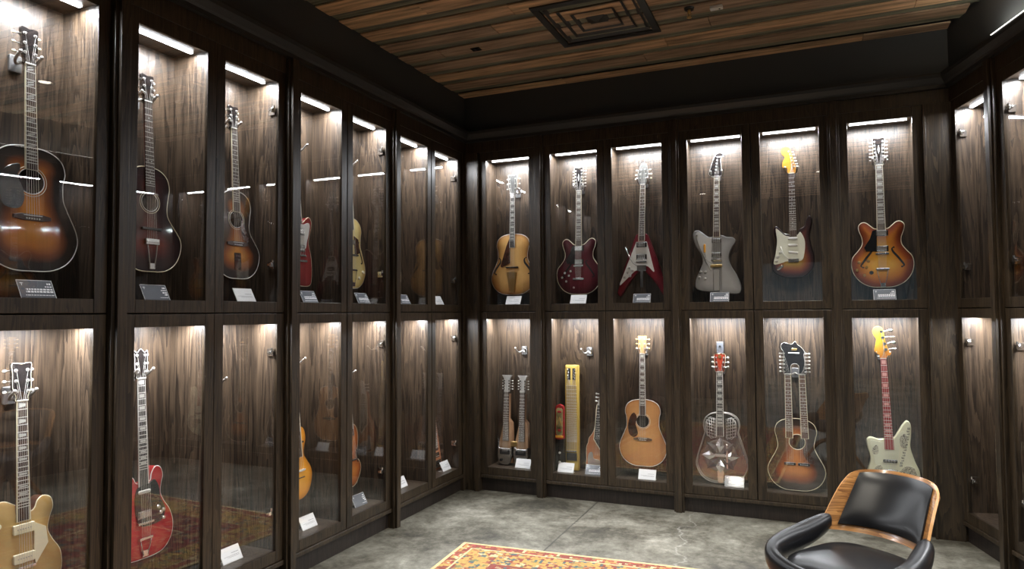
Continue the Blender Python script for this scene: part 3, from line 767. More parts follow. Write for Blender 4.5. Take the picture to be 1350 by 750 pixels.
def head_poly(w0, w1, z0, z1, top='open'):
    """Flared slab from the nut"""
    c = {'open': [(0, z1 - .004), (w1 * .5, z1), (w1, z1 - .004)], 'peak': [(0, z1 + .006), (w1 * .55, z1 - .012), (w1, z1 - .004)], 'flat': [(0, z1), (w1 * .6, z1), (w1, z1 - .003)], 'crown': [(0, z1 + .004), (w1 * .3, z1 - .006), (w1 * .75, z1 + .002), (w1 * 1.02, z1 - .008)]}[top]
    r = [(w0, z0), (w0 * 1.05, z0 + .02), (w1 * .93, z0 + (z1 - z0) * .35), (w1 * .92, z0 + (z1 - z0) * .7)] + c[::-1][:len(c) - 1] + [c[0]]
    return r + [(-x, z) for x, z in r[::-1] if x > 1e-4]

# finishes
F_ = {}
F_['jumbo'] = finish('tobacco_burst', [(0, (.006, .004, .003)), (.20, (.014, .007, .004)), (.36, (.20, .055, .010)), (.55, (.58, .20, .018)), (.9, (.80, .36, .035))])
F_['darkred'] = finish('dark_cherry_burst', [(0, (.010, .003, .003)), (.3, (.032, .007, .006)), (.5, (.11, .016, .010)), (.8, (.28, .050, .018))])
F_['smallburst'] = finish('amber_burst', [(0, (.008, .005, .004)), (.22, (.030, .012, .006)), (.40, (.34, .10, .014)), (.65, (.80, .36, .05))])
F_['red'] = finish('cherry_red', [(0, (.20, .010, .010)), (.5, (.32, .018, .016))], grain=.1)
F_['blonde'] = finish('pale_blonde', [(0, (.55, .38, .12)), (.3, (.80, .66, .28)), (1, (.85, .72, .36))], grain=.06)
F_['honey'] = finish('honey_blonde', [(0, (.28, .12, .035)), (.16, (.60, .31, .085)), (.5, (.80, .47, .16))], grain=.10)
F_['burgundy'] = finish('burgundy', [(0, (.045, .006, .010)), (.5, (.11, .010, .018)), (1, (.14, .014, .022))], grain=.2)
F_['vred'] = finish('v_cherry', [(0, (.10, .006, .012)), (.4, (.20, .012, .022))], grain=.1)
F_['silver'] = finish('silver_grey', [(0, (.20, .195, .19)), (.3, (.34, .33, .32))], grain=.05, rough=.3)
F_['strat'] = finish('three_tone_burst', [(0, (.010, .006, .006)), (.12, (.030, .010, .012)), (.24, (.14, .035, .025)), (.36, (.28, .11, .040)), (.55, (.42, .28, .06))], grain=.06)
F_['iced'] = finish('iced_tea_burst', [(0, (.10, .016, .008)), (.16, (.25, .055, .014)), (.36, (.55, .20, .025)), (.7, (.75, .40, .06))], grain=.06)
F_['gold'] = finish('gold_top', [(0, (.42, .26, .09)), (.4, (.52, .35, .13))], grain=.04, rough=.3)
F_['cherry'] = finish('bright_cherry', [(0, (.30, .012, .014)), (.4, (.45, .022, .024))], grain=.08)
F_['orange'] = finish('orange_amber', [(0, (.42, .15, .015)), (.2, (.72, .31, .03)), (.6, (.80, .40, .05))], grain=.05)
F_['mando'] = finish('brown_burst', [(0, (.10, .025, .008)), (.2, (.30, .085, .018)), (.5, (.50, .19, .04))], grain=.08)
F_['natural'] = finish('aged_spruce', [(0, (.40, .17, .055)), (.1, (.52, .24, .085)), (.6, (.60, .30, .11))], grain=.12)
F_['dbl'] = finish('double_neck_burst', [(0, (.022, .018, .015)), (.25, (.05, .028, .02)), (.42, (.26, .07, .022)), (.7, (.60, .23, .07))])
F_['bass'] = finish('aged_white', [(0, (.74, .74, .52)), (.2, (.84, .84, .64))], grain=.03)
F_['lap'] = finish('walnut_lap', [(0, (.40, .23, .13)), (.3, (.54, .34, .20))], grain=.2)
F_['lap2'] = finish('salmon_wood', [(0, (.38, .13, .055)), (.3, (.52, .22, .10))], grain=.15)
F_['yel'] = finish('yellow_paint', [(0, (.62, .43, .10)), (.3, (.74, .56, .17))], grain=.06)
F_['sidewood'] = plain('rosewood_sides', (.06, .02, .012), rough=.25, coat=.7)
F_['sidemaple'] = plain('maple_sides', (.35, .16, .05), rough=.25, coat=.7)

# ---- left wall, upper
def flat_top(nm, label, wall, s, z, L, up, wa, lo, fin, zhole, zbr, znut, zhead, inl='dot', hole=.052, t=.10, guard=None, headmat=None, bind=True, dx=0, hmat=None, br=True, scale=.63, tiltb=None, wz=.60, side=None, btn=None, nbind=None, group=None, top='open'):
    g = thing(nm, label, 'guitar', group=group); out = acoustic(L, up, wa, lo, wz)
    bd = Body(out, t, 0, .003, holes=[disc(0, zhole, hole, 32)]); bd.build('body', [F_[fin], side or F_['sidewood']], g)
    if bind: binding(g, bd, M['white'] if bind is True else bind, .0028)
    rope(g, disc(0, zhole, hole + .002, 36), t, .0018, M['white']); rope(g, disc(0, zhole, hole + .012, 36), t, .0014, M['cream'])
    y = t + .001; yt = neck(g, znut, zhole + hole * .92, L, y, scale, inl=inl, bind=nbind, nf=20)
    hd = headstock(g, head_poly(.023, .036, znut, zhead, top), y + .004, headmat or M['blackwood'], edge=None, face=hmat)
    if br: ac_bridge(g, 0, zbr, t)
    pg = pegs_sym(y, .022, znut + (zhead - znut) * .30, znut + (zhead - znut) * .82)
    do_head(g, pg, y + .004, znut + .004, zbr, t + .011, yt + .002, btn=btn or M['cream'], reach=.026)
    hang(g, wall, s, z, .14, t, dx)
    return g, bd
g, bd = flat_top('acoustic_guitar', 'large tobacco sunburst acoustic guitar hanging in the nearest upper left cabinet', 'l', BL['A'], 1.785, .535, .148, .138, .199, 'jumbo', .385, .232, .895, 1.055, inl='para', hole=.053, dx=.008, nbind=M['cream'])
pk = spline([(-.055, .400), (-.030, .335), (-.035, .285), (-.060, .262), (-.110, .270), (-.128, .320), (-.125, .385), (-.100, .430), (-.050, .455), (-.045, .428)], 5)
add_poly(g, 'pickguard', pk, bd, M['black'], .0018)
g, bd = flat_top('acoustic_guitar', 'dark cherry round-hole guitar with trapeze tailpiece in the second upper left cabinet', 'l', BL['B'], 1.813, .53, .118, .100, .180, 'darkred', .352, .16, .866, 1.005, inl='dot', hole=.045, dx=-.030, br=False, btn=M['pearl'], bind=M['cream'])
bar(g, 'bridge', 0, .215, .10, .11, .012, .014, M['ebony']); trapeze(g, 0, .02, .150, .10, M['nickel'], .07); bar(g, 'tailpiece_plate', 0, .150, .10, .075, .028, .016, M['nickel'])
g, bd = flat_top('acoustic_guitar', 'small amber sunburst flat-top guitar above a blank white card, third upper left cabinet', 'l', BL['C'], 1.802, .51, .115, .098, .172, 'smallburst', .345, .205, .880, 1.012, inl='dot', hole=.047, dx=.008, nbind=M['cream'])
pk = spline([(.048, .350), (.060, .30), (.100, .24), (.075, .215), (.045, .250), (.030, .302)], 5)
add_poly(g, 'pickguard', pk, bd, M['tortoise'], .0018)
bar(g, 'pickguard', 0, .10, .10, .05, .10, .003, M['tortoise'], .004, label='dark plate below the bridge')

def solid(nm, label, wall, s, z, out, t, fin, dome=0, soft=.006, dx=0, side=None, cat='guitar', tilt=0, bindm=None, group=None):
    g = thing(nm, label, cat, group=group); bd = Body(out, t, dome, soft); bd.build('body', [F_[fin]] + ([side] if side else []), g)
    if bindm: binding(g, bd, bindm, .0026)
    hang(g, wall, s, z, .14, t, dx, tilt); return g, bd
# D: red guitar with a white guard, mostly behind the stile
dpts = [(0, 0), (.05, .012), (.068, .06), (.072, .15), (.066, .22), (.050, .275), (.058, .33), (.080, .39), (.085, .44), (.060, .465), (.030, .450), (0, .425),
        (-.03, .43), (-.055, .46), (-.10, .475), (-.13, .44), (-.12, .37), (-.11, .30), (-.13, .22), (-.165, .14), (-.165, .06), (-.11, .01)]
g, bd = solid('electric_guitar', 'red electric guitar with a white pickguard, half hidden in an upper left cabinet', 'l', BL['D'], 1.781, spline(dpts, 6), .045, 'red', bindm=M['cream'])
add_poly(g, 'pickguard', spline([(.045, .425), (.064, .41), (.050, .35), (.030, .30), (.012, .25), (-.03, .26), (-.05, .40), (0, .41)], 5), bd, M['white'])
yt = neck(g, .905, .43, .425, .047, .628, inl='dot', bind=M['cream'], x0=-.065, x1=-.045); headstock(g, [(-.088, .905), (-.042, .905), (-.038, 1.0), (-.034, 1.06), (-.065, 1.075), (-.098, 1.05), (-.092, 1.0)], .05, M['blackwood'])
pg = [(-.085, .94, -1), (-.085, .98, -1), (-.085, 1.02, -1), (-.048, 1.02, 1), (-.048, .98, 1), (-.048, .94, 1)]
pickup(g, -.04, .36, .047); pickup(g, -.04, .25, .047); tom(g, -.04, .20, .045); stop_tail(g, -.04, .165, .045)
do_head(g, pg, .051, .909, .20, .064, yt + .002, xn=-.065, xb=-.04)
# archtops
def archtop(nm, label, wall, s, z, out, t, fin, znut, L, dx=0, inl='block', fh=None, bindm=None, nbind=None, headm=None, ftop='crown', zbr=.25, ztail=.02, board=None, zhead=None, tailm=None, side=None, nf=20, zend=None, hw=.04, btn=None, headp=None):
    g = thing(nm, label, 'guitar'); bd = Body(out, t, .014, .004); bd.build('body', [F_[fin], side or F_['sidemaple']], g)
    binding(g, bd, bindm or M['cream'], .003)
    y = t + .016; yt = neck(g, znut, zend or L - .095, L, y, .635, inl=inl, bind=nbind or M['cream'], board=board, nf=nf)
    headstock(g, head_poly(.023, hw, znut, zhead, ftop), y + .004, headm or M['blackwood'], face=headp, edge=bindm or M['cream'])
    bar(g, 'bridge', 0, zbr, t + .010, .12, .012, .018, M['ebony'])
    pg = pegs_sym(y, hw * .62, znut + (zhead - znut) * .28, znut + (zhead - znut) * .80)
    do_head(g, pg, y + .004, znut + .004, zbr, t + .029, yt + .002, btn=btn or M['nickel'], reach=.027, tail=(0, .13, t + .022))
    for sg in (-1, 1):
        if fh: fhole(g, bd, [(sg * x, zz) for x, zz in fh], .016)
    hang(g, wall, s, z, .14, t, dx)
    return g, bd
fh0 = [(.088, .285), (.078, .295), (.080, .265), (.102, .235), (.122, .205), (.126, .175), (.112, .172)]
g, bd = archtop('archtop_guitar', 'pale blonde archtop guitar half seen in the fifth upper left cabinet', 'l', BL['E'], 1.782, acoustic(.52, .142, .124, .172), .075, 'blonde', .905, .52, fh=[(.092, .34), (.082, .345), (.088, .31), (.105, .265), (.120, .225), (.125, .19), (.112, .185)], zbr=.24, zhead=1.07, bindm=M['white'], dx=-.034)
pickup(g, 0, .335, .090, 'mini'); knob(g, .125, .12, .082, M['cream']); knob(g, .075, .075, .08, M['cream']); trapeze(g, 0, .02, .13, .086)
add_poly(g, 'pickguard', [(.03, .38), (.075, .36), (.085, .26), (.035, .24)], bd, M['tortoise'], .002, .004)
# F: red edge only
g, bd = solid('electric_guitar', 'red electric guitar, only its rim showing behind the stile, next to corner upper left cabinet', 'l', BL['F'], 1.79, spline([(0 - .105, 0), (-.06, .01), (-.02, .06), (-.012, .15), (-.03, .22), (-.04, .28), (-.025, .35), (-.03, .42), (-.07, .45), (-.10, .43), (-.14, .45), (-.19, .42), (-.195, .35), (-.175, .28), (-.20, .2), (-.20, .12), (-.185, .03), (-.15, .003)], 6), .045, 'red', bindm=M['cream'], dx=.028)
yt = neck(g, .905, .42, .43, .047, .628, x0=-.12, x1=-.105, inl='dot'); headstock(g, [(-.14, .905), (-.10, .905), (-.09, .98), (-.085, 1.06), (-.12, 1.075), (-.155, 1.06), (-.15, .98)], .05, M['blackwood'])
pickup(g, -.105, .34, .047); pickup(g, -.105, .25, .047); tom(g, -.105, .19, .045)
do_head(g, [(-.14, .94, -1), (-.14, .98, -1), (-.14, 1.02, -1), (-.10, 1.02, 1), (-.10, .98, 1), (-.10, .94, 1)], .051, .909, .19, .064, yt + .002, xn=-.12, xb=-.105)

# ---- left wall, lower
lp = [(0, 0), (.09, .010), (.145, .055), (.166, .12), (.160, .19), (.125, .25), (.108, .295), (.118, .345), (.132, .385), (.122, .425), (.090, .440), (.066, .425), (.052, .395), (.030, .39),
      (-.03, .43), (-.075, .452), (-.115, .430), (-.132, .38), (-.122, .33), (-.108, .29), (-.128, .245), (-.160, .19), (-.166, .12), (-.145, .055), (-.09, .010)]
g, bd = solid('electric_guitar', 'gold-topped single-cut electric guitar with cream pickups in the nearest lower left cabinet', 'l', BL['A'], .385, spline(lp, 6), .052, 'gold', dome=.008, side=M['mahogany'], bindm=M['cream'], dx=.012)
yt = neck(g, .855, .355, .40, .060, .628, inl='trap', bind=M['cream']); headstock(g, head_poly(.023, .040, .855, 1.015, 'open'), .064, M['blackwood'], edge=M['cream'])
add_poly(g, 'pickguard', [(.032, .345), (.090, .31), (.098, .24), (.045, .165), (.040, .20), (.040, .335)], bd, M['cream'], .0025, .006)
pickup(g, 0, .325, .060, 'p90'); pickup(g, 0, .205, .060, 'p90'); tom(g, 0, .165, .058); stop_tail(g, 0, .125, .058)
knob(g, .11, .10, .058); knob(g, .12, .045 + .02, .056); knob(g, .075, .065, .058); knob(g, .085, .025 + .01, .056); knob(g, -.095, .355, .057, M['cream'], .012, .006, 'switch_plate')
do_head(g, pegs_sym(0, .024, .895, .985), .064, .859, .165, .078, yt + .002, btn=M['pearl'], tail=(0, .125, .072))
# B lower: red double bout with dark guard
bl = [(0, 0), (.10, .010), (.155, .06), (.172, .13), (.155, .20), (.120, .255), (.102, .30), (.108, .345), (.118, .385), (.105, .425), (.075, .435), (.052, .405), (.045, .375), (.030, .37),
      (-.03, .37), (-.050, .40), (-.085, .43), (-.118, .405), (-.122, .36), (-.11, .31), (-.125, .26), (-.16, .20), (-.175, .13), (-.155, .06), (-.10, .010)]
g, bd = solid('electric_guitar', 'cherry red electric guitar with a dark pickguard in the second lower left cabinet', 'l', BL['B'], .400, spline(bl, 6), .050, 'cherry', dome=.004, bindm=M['white'], dx=-.03)
yt = neck(g, .882, .345, .375, .054, .635, inl='block', bind=M['white'], board=M['ebony']); headstock(g, head_poly(.023, .038, .882, 1.025, 'peak'), .058, M['blackwood'], edge=M['white'])
add_poly(g, 'pickguard', spline([(.030, .36), (.062, .372), (.085, .33), (.092, .28), (.118, .22), (.105, .175), (.06, .155), (-.03, .17), (-.05, .28), (-.03, .35)], 5), bd, M['black'], .0025, .004)
pickup(g, 0, .325, .058, 'single'); pickup(g, 0, .215, .058, 'mini'); tom(g, 0, .175, .056); trapeze(g, 0, .02, .10, .053)
for kx, kz in ((.072, .235), (.085, .205), (.098, .175), (.10, .215)): knob(g, kx, kz, .058, M['chrome'], .0105, .016)
do_head(g, pegs_sym(0, .023, .915, 1.0), .058, .886, .175, .074, yt + .002, tail=(0, .10, .066))
# D lower: orange guitar
ol = [(-.03, 0), (.02, .012), (.065, .05), (.094, .12), (.090, .18), (.055, .235), (.030, .275), (.034, .32), (.054, .37), (.052, .42), (.03, .455), (-.01, .465),
      (-.05, .465), (-.09, .455), (-.112, .42), (-.114, .37), (-.094, .32), (-.090, .275), (-.115, .235), (-.15, .18), (-.154, .12), (-.125, .05), (-.08, .012)]
g = thing('archtop_guitar', 'small orange amber guitar half seen in the fourth lower left cabinet', 'guitar'); bd = Body(spline(ol, 6), .06, .008, .005); bd.build('body', [F_['orange']], g)
yt = neck(g, .86, .27, .46, .070, .60, x0=-.03, x1=-.03, inl='dot', board=M['rosewood'], bind=M['cream']); headstock(g, [(-.055, .86), (-.005, .86), (.003, .94), (-.002, 1.0), (-.03, 1.012), (-.058, 1.0), (-.063, .94)], .074, M['amber'])
bar(g, 'bridge', -.03, .185, .066, .085, .010, .014, M['white']); bar(g, 'tailpiece', -.03, .14, .066, .075, .006, .010, M['chrome']); fhole(g, bd, [(.030, .365), (.012, .362), (.030, .358)], .006, tips=False)
do_head(g, [(-.05, .89, -1), (-.05, .925, -1), (-.05, .96, -1), (-.01, .96, 1), (-.01, .925, 1), (-.01, .89, 1)], .075, .864, .185, .081, yt + .002, xn=-.03, xb=-.03)
hang(g, 'l', BL['D'], .405, .14, .06, tilt=-.045, dx=-.004)
# E lower: mandolin-like body
ml = [(-.02, 0), (.03, .02), (.070, .07), (.088, .12), (.075, .165), (.045, .195), (.038, .23), (.058, .28), (.068, .34), (.060, .39), (.035, .43), (0, .445),
      (-.04, .445), (-.08, .43), (-.10, .39), (-.108, .34), (-.098, .28), (-.078, .23), (-.085, .195), (-.115, .165), (-.128, .12), (-.11, .07), (-.07, .02)]
g = thing('archtop_guitar', 'small brown sunburst arched instrument half seen in the fifth lower left cabinet', 'guitar'); bd = Body(spline(ml, 6), .055, .010, .005); bd.build('body', [F_['mando']], g); binding(g, bd, M['cream'], .0025)
yt = neck(g, .78, .36, .44, .068, .52, x0=-.055, x1=-.03, inl='dot'); headstock(g, [(-.080, .78), (-.030, .78), (-.023, .86), (-.031, .91), (-.055, .92), (-.079, .91), (-.087, .86)], .072, M['blackwood'])
bar(g, 'bridge', -.02, .19, .063, .08, .010, .014, M['ebony']); fhole(g, bd, [(.040, .25), (.034, .245), (.042, .21), (.052, .18), (.045, .17)], .008)
do_head(g, [(-.075, .81, -1), (-.075, .84, -1), (-.075, .87, -1), (-.035, .87, 1), (-.035, .84, 1), (-.035, .81, 1)], .073, .784, .19, .078, yt + .002, xn=-.055, xb=-.02)
hang(g, 'l', BL['E'], .358, .14, .055)
# G lower: pointed lap steel standing on the floor
g = thing('lap_steel_guitar', 'pointed walnut lap steel standing in the corner lower left cabinet', 'lap steel guitar')
bd = Body([(-.07, 0), (.05, 0), (.085, .02), (.075, .10), (.012, .52), (.004, .58), (-.024, .58), (-.032, .52), (-.095, .10), (-.105, .02)], .05, 0, .004); bd.build('body', [F_['lap2']], g)
add_poly(g, 'control_plate', [(-.08, .02), (.06, .02), (.055, .085), (-.075, .085)], bd, M['chrome']); pickup(g, -.01, .13, .050, 'hum')
knob(g, .03, .05, .053, M['black'], .013, .02); knob(g, -.05, .05, .053, M['black'], .013, .02); neck(g, .56, .17, .2, .052, .52, wn=.03, we=.05, x0=-.01, inl='dot', th=.004)
hang(g, 'l', BL['G'], .2135, .13, .06, dx=.075); g.rotation_euler = (math.radians(-4), 0, PI / 2)
# ---- back wall, upper
g, bd = archtop('archtop_guitar', "honey blonde archtop guitar with tortoiseshell guard at the back wall's left end", 'b', BB['H'], 1.762, acoustic(.558, .163, .147, .213), .085, 'honey', .928, .558, inl='block', fh=[(.132, .335), (.118, .322), (.122, .292), (.145, .262), (.170, .228), (.178, .200), (.160, .188)], zbr=.248, zhead=1.105, headm=M['nickel'], headp=M['silverplate'], bindm=M['white'], nbind=M['white'], hw=.044, zend=.43, board=M['ebony'])
add_poly(g, 'pickguard', [(-.030, .510), (-.022, .42), (-.022, .29), (-.050, .275), (-.105, .250), (-.115, .262), (-.060, .44)], bd, M['tortoise'], .002, .004)
b = MB(); b.prism([(-.052, .205), (.045, .205), (.022, .02), (-.022, .02)], -.108, -.099, soft=.001); b.build('tailpiece', M['gold'], g)
# semi-hollow twelve-strings
es = [(0, 0), (.08, .006), (.145, .040), (.190, .100), (.207, .170), (.195, .230), (.160, .275), (.132, .320), (.130, .370), (.148, .425), (.152, .465), (.130, .490), (.100, .488), (.070, .462), (.045, .442), (0, .438)]
def twelve(label, s, z, fin, dx, guard, guard_m, hpts=None, stopb=False):
    g = thing('twelve_string_guitar', label, 'guitar'); bd = Body(sym(es), .045, .010, .004); bd.build('body', [F_[fin]], g); binding(g, bd, M['cream'], .0034)
    y = .052; yt = neck(g, .922, .425, .445, y, .628, wn=.048, we=.060, inl='block', bind=M['cream'])
    headstock(g, head_poly(.025, .040, .922, 1.130, 'open'), y + .004, M['blackwood'], edge=M['cream'])
    b = MB(); b.prism([(-.008, 1.04), (0, 1.075), (.008, 1.04), (0, 1.005)], -.0605, -.058); b.build('headstock_inlay', M['pearl'], g)
    zs = [.965 + i * .0275 for i in range(6)]; pg = [(-.027, zz, -1) for zz in zs] + [(.027, zz, 1) for zz in zs[::-1]]
    do_head(g, pg, y + .004, .926, .250, .070, yt + .002, wn=.040, wb=.056, tail=(0, .135, .066), reach=.026, size=.007)
    pickup(g, 0, .405, .052); pickup(g, 0, .288, .052); tom(g, 0, .250, .052)
    add_poly(g, 'pickguard', guard, bd, guard_m, .0025, .004)
    fhole(g, bd, [(.078, .296), (.066, .286), (.074, .262), (.102, .225), (.126, .190), (.142, .162), (.128, .150)], .013); fhole(g, bd, [(-.078, .296), (-.066, .286), (-.074, .262), (-.102, .225), (-.126, .190), (-.142, .162), (-.128, .150)], .013)
    hang(g, 'b', s, z, .14, .045, dx)
    return g, bd
gp = [(-.030, .432), (-.060, .425), (-.078, .365), (-.118, .300), (-.105, .272), (-.034, .268)]
g, bd = twelve('burgundy semi-hollow twelve-string guitar hanging on the back wall, second from the left', BB['I'], 1.756, 'burgundy', .0, gp, M['black'])
for kx, kz in ((-.125, .190), (-.150, .150), (-.088, .165), (-.112, .115), (-.072, .205)): knob(g, kx, kz, .053, M['black'], .011, .013, top=M['nickel'])
stop_tail(g, 0, .135, .054)
knob(g, -.045, .060, .052, M['nickel'], .009, .006, 'jack')
g, bd = twelve('sunburst semi-hollow twelve-string guitar hanging at the right end of the back wall', BB['M'], 1.768, 'iced', .008, gp, M['black'])
for kx, kz in ((-.155, .190), (-.170, .130), (-.105, .152), (-.122, .092), (-.092, .200)): knob(g, kx, kz, .053, M['gold'], .011, .013)
knob(g, -.074, .110, .052, M['black'], .015, .006, 'jack'); trapeze(g, 0, .010, .135, .054, w=.09)
# J: V-shaped
vp = [(-.034, .520), (-.062, .480), (-.143, .255), (-.207, .040), (-.209, .010), (-.196, -.010), (-.178, -.002), (-.120, .090), (-.030, .195), (0, .205), (.030, .195), (.120, .090), (.174, -.002), (.196, -.010), (.209, .010), (.207, .040), (.143, .255), (.062, .480), (.034, .520)]
g, bd = solid('electric_guitar', 'dark red V-shaped electric guitar with a white pickguard hanging on the back wall', 'b', BB['J'], 1.745, spline(vp, 4), .040, 'vred', dx=.004)
yt = neck(g, .945, .455, .50, .041, .628, inl='dot', board=M['rosewood'], x0=.014, x1=0, bind=M['cream'])
headstock(g, [(-.010, .945), (-.022, .985), (-.030, 1.030), (-.014, 1.085), (.004, 1.118), (.022, 1.130), (.040, 1.118), (.056, 1.085), (.062, 1.030), (.050, .985), (.038, .945)], .045, M['silverplate'], edge=M['nickel'])
add_poly(g, 'pickguard', [(-.045, .452), (.045, .452), (.108, .195), (.100, .190), (.058, .235), (.030, .245), (-.060, .200), (-.188, .080), (-.192, .090)], bd, M['white'], .0025)
pickup(g, 0, .425, .043); pickup(g, 0, .320, .043); tom(g, 0, .278, .042)
b = MB(); b.rbox(-.040, .040, -.052, -.040, .200, .250, .005); b.rbox(-.012, .012, -.046, -.039, .06, .2, .003); b.tube([(-.030, -.056, .24), (-.070, -.066, .265), (-.105, -.070, .33), (-.132, -.068, .405)], [.003, .003, .003, .006], n=7); b.build('vibrato_tailpiece', M['chrome'], g)
for kx, kz in ((-.105, .232), (-.080, .205), (-.122, .190), (-.145, .150), (-.098, .160)): knob(g, kx, kz, .0425, M['nickel'], .011, .012)
do_head(g, [(-.010 + .003, 1.0, -1), (-.012 + .006, 1.036, -1), (.0, 1.074, -1), (.032, 1.074, 1), (.040, 1.036, 1), (.040, 1.0, 1)], .046, .949, .278, .060, yt + .002, xn=.014, reach=.036, btn=M['cream'])
# K: reversed offset, silver
kb = [(-.030, .462), (-.062, .455), (-.095, .474), (-.148, .515), (-.188, .508), (-.198, .465), (-.176, .388), (-.134, .316), (-.122, .245), (-.148, .176), (-.177, .107), (-.180, .045), (-.140, .016), (-.064, .006), (.04, -.004), (.118, -.016), (.165, -.008), (.180, .040), (.138, .150), (.098, .220), (.085, .290), (.109, .358), (.140, .410), (.122, .443), (.070, .452), (.035, .466)]
g, bd = solid('electric_guitar', 'silver-grey reversed offset electric guitar hanging on the back wall', 'b', BB['K'], 1.752, spline(kb, 5), .042, 'silver')
b = MB(); b.prism([(-.038, .47), (.030, .47), (.030, -.002), (-.038, .006)], -.0445, -.041, soft=.001); b.build('centre_block', F_['silver'], g)
yt = neck(g, .955, .452, .462, .044, .628, inl='block', board=M['rosewood'], x0=.0, x1=-.008, bind=M['cream'], nf=22)
headstock(g, [(-.026, .958), (-.060, .976), (-.045, 1.035), (-.026, 1.092), (-.002, 1.138), (.030, 1.150), (.056, 1.134), (.046, 1.118), (.034, 1.100), (.037, 1.040), (.040, .975), (.026, .955)], .048, M['blackwood'], edge=M['white'])
add_poly(g, 'pickguard', spline([(-.045, .444), (-.075, .446), (-.148, .500), (-.172, .486), (-.165, .440), (-.120, .32), (-.062, .192), (-.050, .200), (-.050, .32)], 4), bd, plain('silver_guard', (.50, .49, .47), rough=.3), .0025)
pickup(g, -.009, .425, .046, 'mini'); pickup(g, -.011, .308, .046, 'mini'); bar(g, 'bridge', -.012, .262, .044, .080, .014, .012, M['chrome'])
bar(g, 'vibrato_plate', -.012, .215, .044, .090, .020, .016, M['gold'], label='gold bar of the vibrato'); bar(g, 'tailpiece_cover', -.012, .10, .044, .045, .17, .008, M['nickel'], .006)
b = MB(); b.tube([(-.04, -.060, .222), (-.085, -.068, .26), (-.10, -.070, .33)], .003, n=6); b.rbox(-.108, -.092, -.078, -.064, .325, .395, .006, m=1); b.build('vibrato_arm', [M['chrome'], M['amber']], g)
for kx, kz in ((-.137, .170), (-.097, .168), (-.146, .125), (-.104, .112)): knob(g, kx, kz, .043, M['nickel'], .011, .012)
knob(g, -.165, .472, .043, M['chrome'], .007, .008, 'strap_button')
pk_ = [(.030 - .010, .985 + .026 * i, 1) for i in range(6)]
for i, (x, z, sd) in enumerate(pk_): tuner(g, x - .030 + i * .004, z, .048, -1, reach=.012, size=.005)
strings(g, .262, .058, .959, yt + .002, [(x - .030 + i * .004, z, .054) for i, (x, z, sd) in enumerate(pk_)], xb=-.012)
# L: double-cut, orange headstock
sb = [(-.020, .352), (-.055, .362), (-.098, .412), (-.122, .408), (-.128, .365), (-.112, .283), (-.124, .195), (-.147, .126), (-.140, .060), (-.082, .016), (-.001, .004), (.090, .012), (.150, .070), (.164, .160), (.142, .271), (.133, .341), (.153, .426), (.148, .475), (.130, .487), (.112, .458), (.096, .408), (.060, .385), (.040, .350)]
g, bd = solid('electric_guitar', 'sunburst double-cut electric guitar with an orange headstock hanging on the back wall', 'b', BB['L'], 1.852, spline(sb, 6), .042, 'strat', soft=.009)
add_poly(g, 'pickguard', spline([(-.022, .332), (-.055, .346), (-.100, .392), (-.112, .385), (-.104, .300), (-.117, .195), (-.132, .128), (-.118, .110), (-.063, .124), (-.031, .134), (.066, .134), (.092, .186), (.098, .290), (.068, .360), (.045, .340)], 4), bd, plain('aged_guard', (.72, .72, .60), rough=.3), .0025)
yt = neck(g, .828, .325, .36, .044, .638, inl='dot', board=M['rosewood'], back=M['amber'], x0=.012, x1=.014, wn=.042)
headstock(g, [(-.012, .830), (-.016, .870), (-.040, .874), (-.054, .892), (-.048, .932), (-.034, .962), (-.052, .985), (-.060, 1.012), (-.048, 1.040), (-.018, 1.046), (.004, 1.032), (.012, 1.000), (.032, .930), (.044, .872), (.036, .828)], .046, M['amberhead'])
tn_ = [(.051, .884), (.044, .908), (.036, .932), (.029, .956), (.022, .982), (.014, 1.006)]
for x, z in tn_: tuner(g, x - .018, z, .046, 1, reach=.026, size=.007)
strings(g, .140, .054, .832, yt + .002, [(x - .018, z, .052) for x, z in tn_], xn=.012, xb=.013, wb=.052)
pickup(g, .012, .310, .045, 'single'); pickup(g, .013, .258, .045, 'single'); pickup(g, .013, .200, .045, 'single', ang=.12)
bar(g, 'bridge', .013, .138, .045, .075, .026, .010, M['chrome'])
for kx, kz in ((-.080, .205), (-.100, .172), (-.110, .140)): knob(g, kx, kz, .045, M['white'], .012, .012)
b = MB(); b.ell((0, 0, 0), .032, .004, .013, 14, 6); o = b.build('jack_plate', M['chrome'], g, loc=(-.085, -.0435, .085)); o.rotation_euler = (0, -.6, 0)
b = MB(); b.tube([(-.020, -.056, .150), (-.060, -.064, .19), (-.078, -.064, .25)], [.0025, .0025, .004], n=6); b.build('vibrato_arm', M['white'], g)

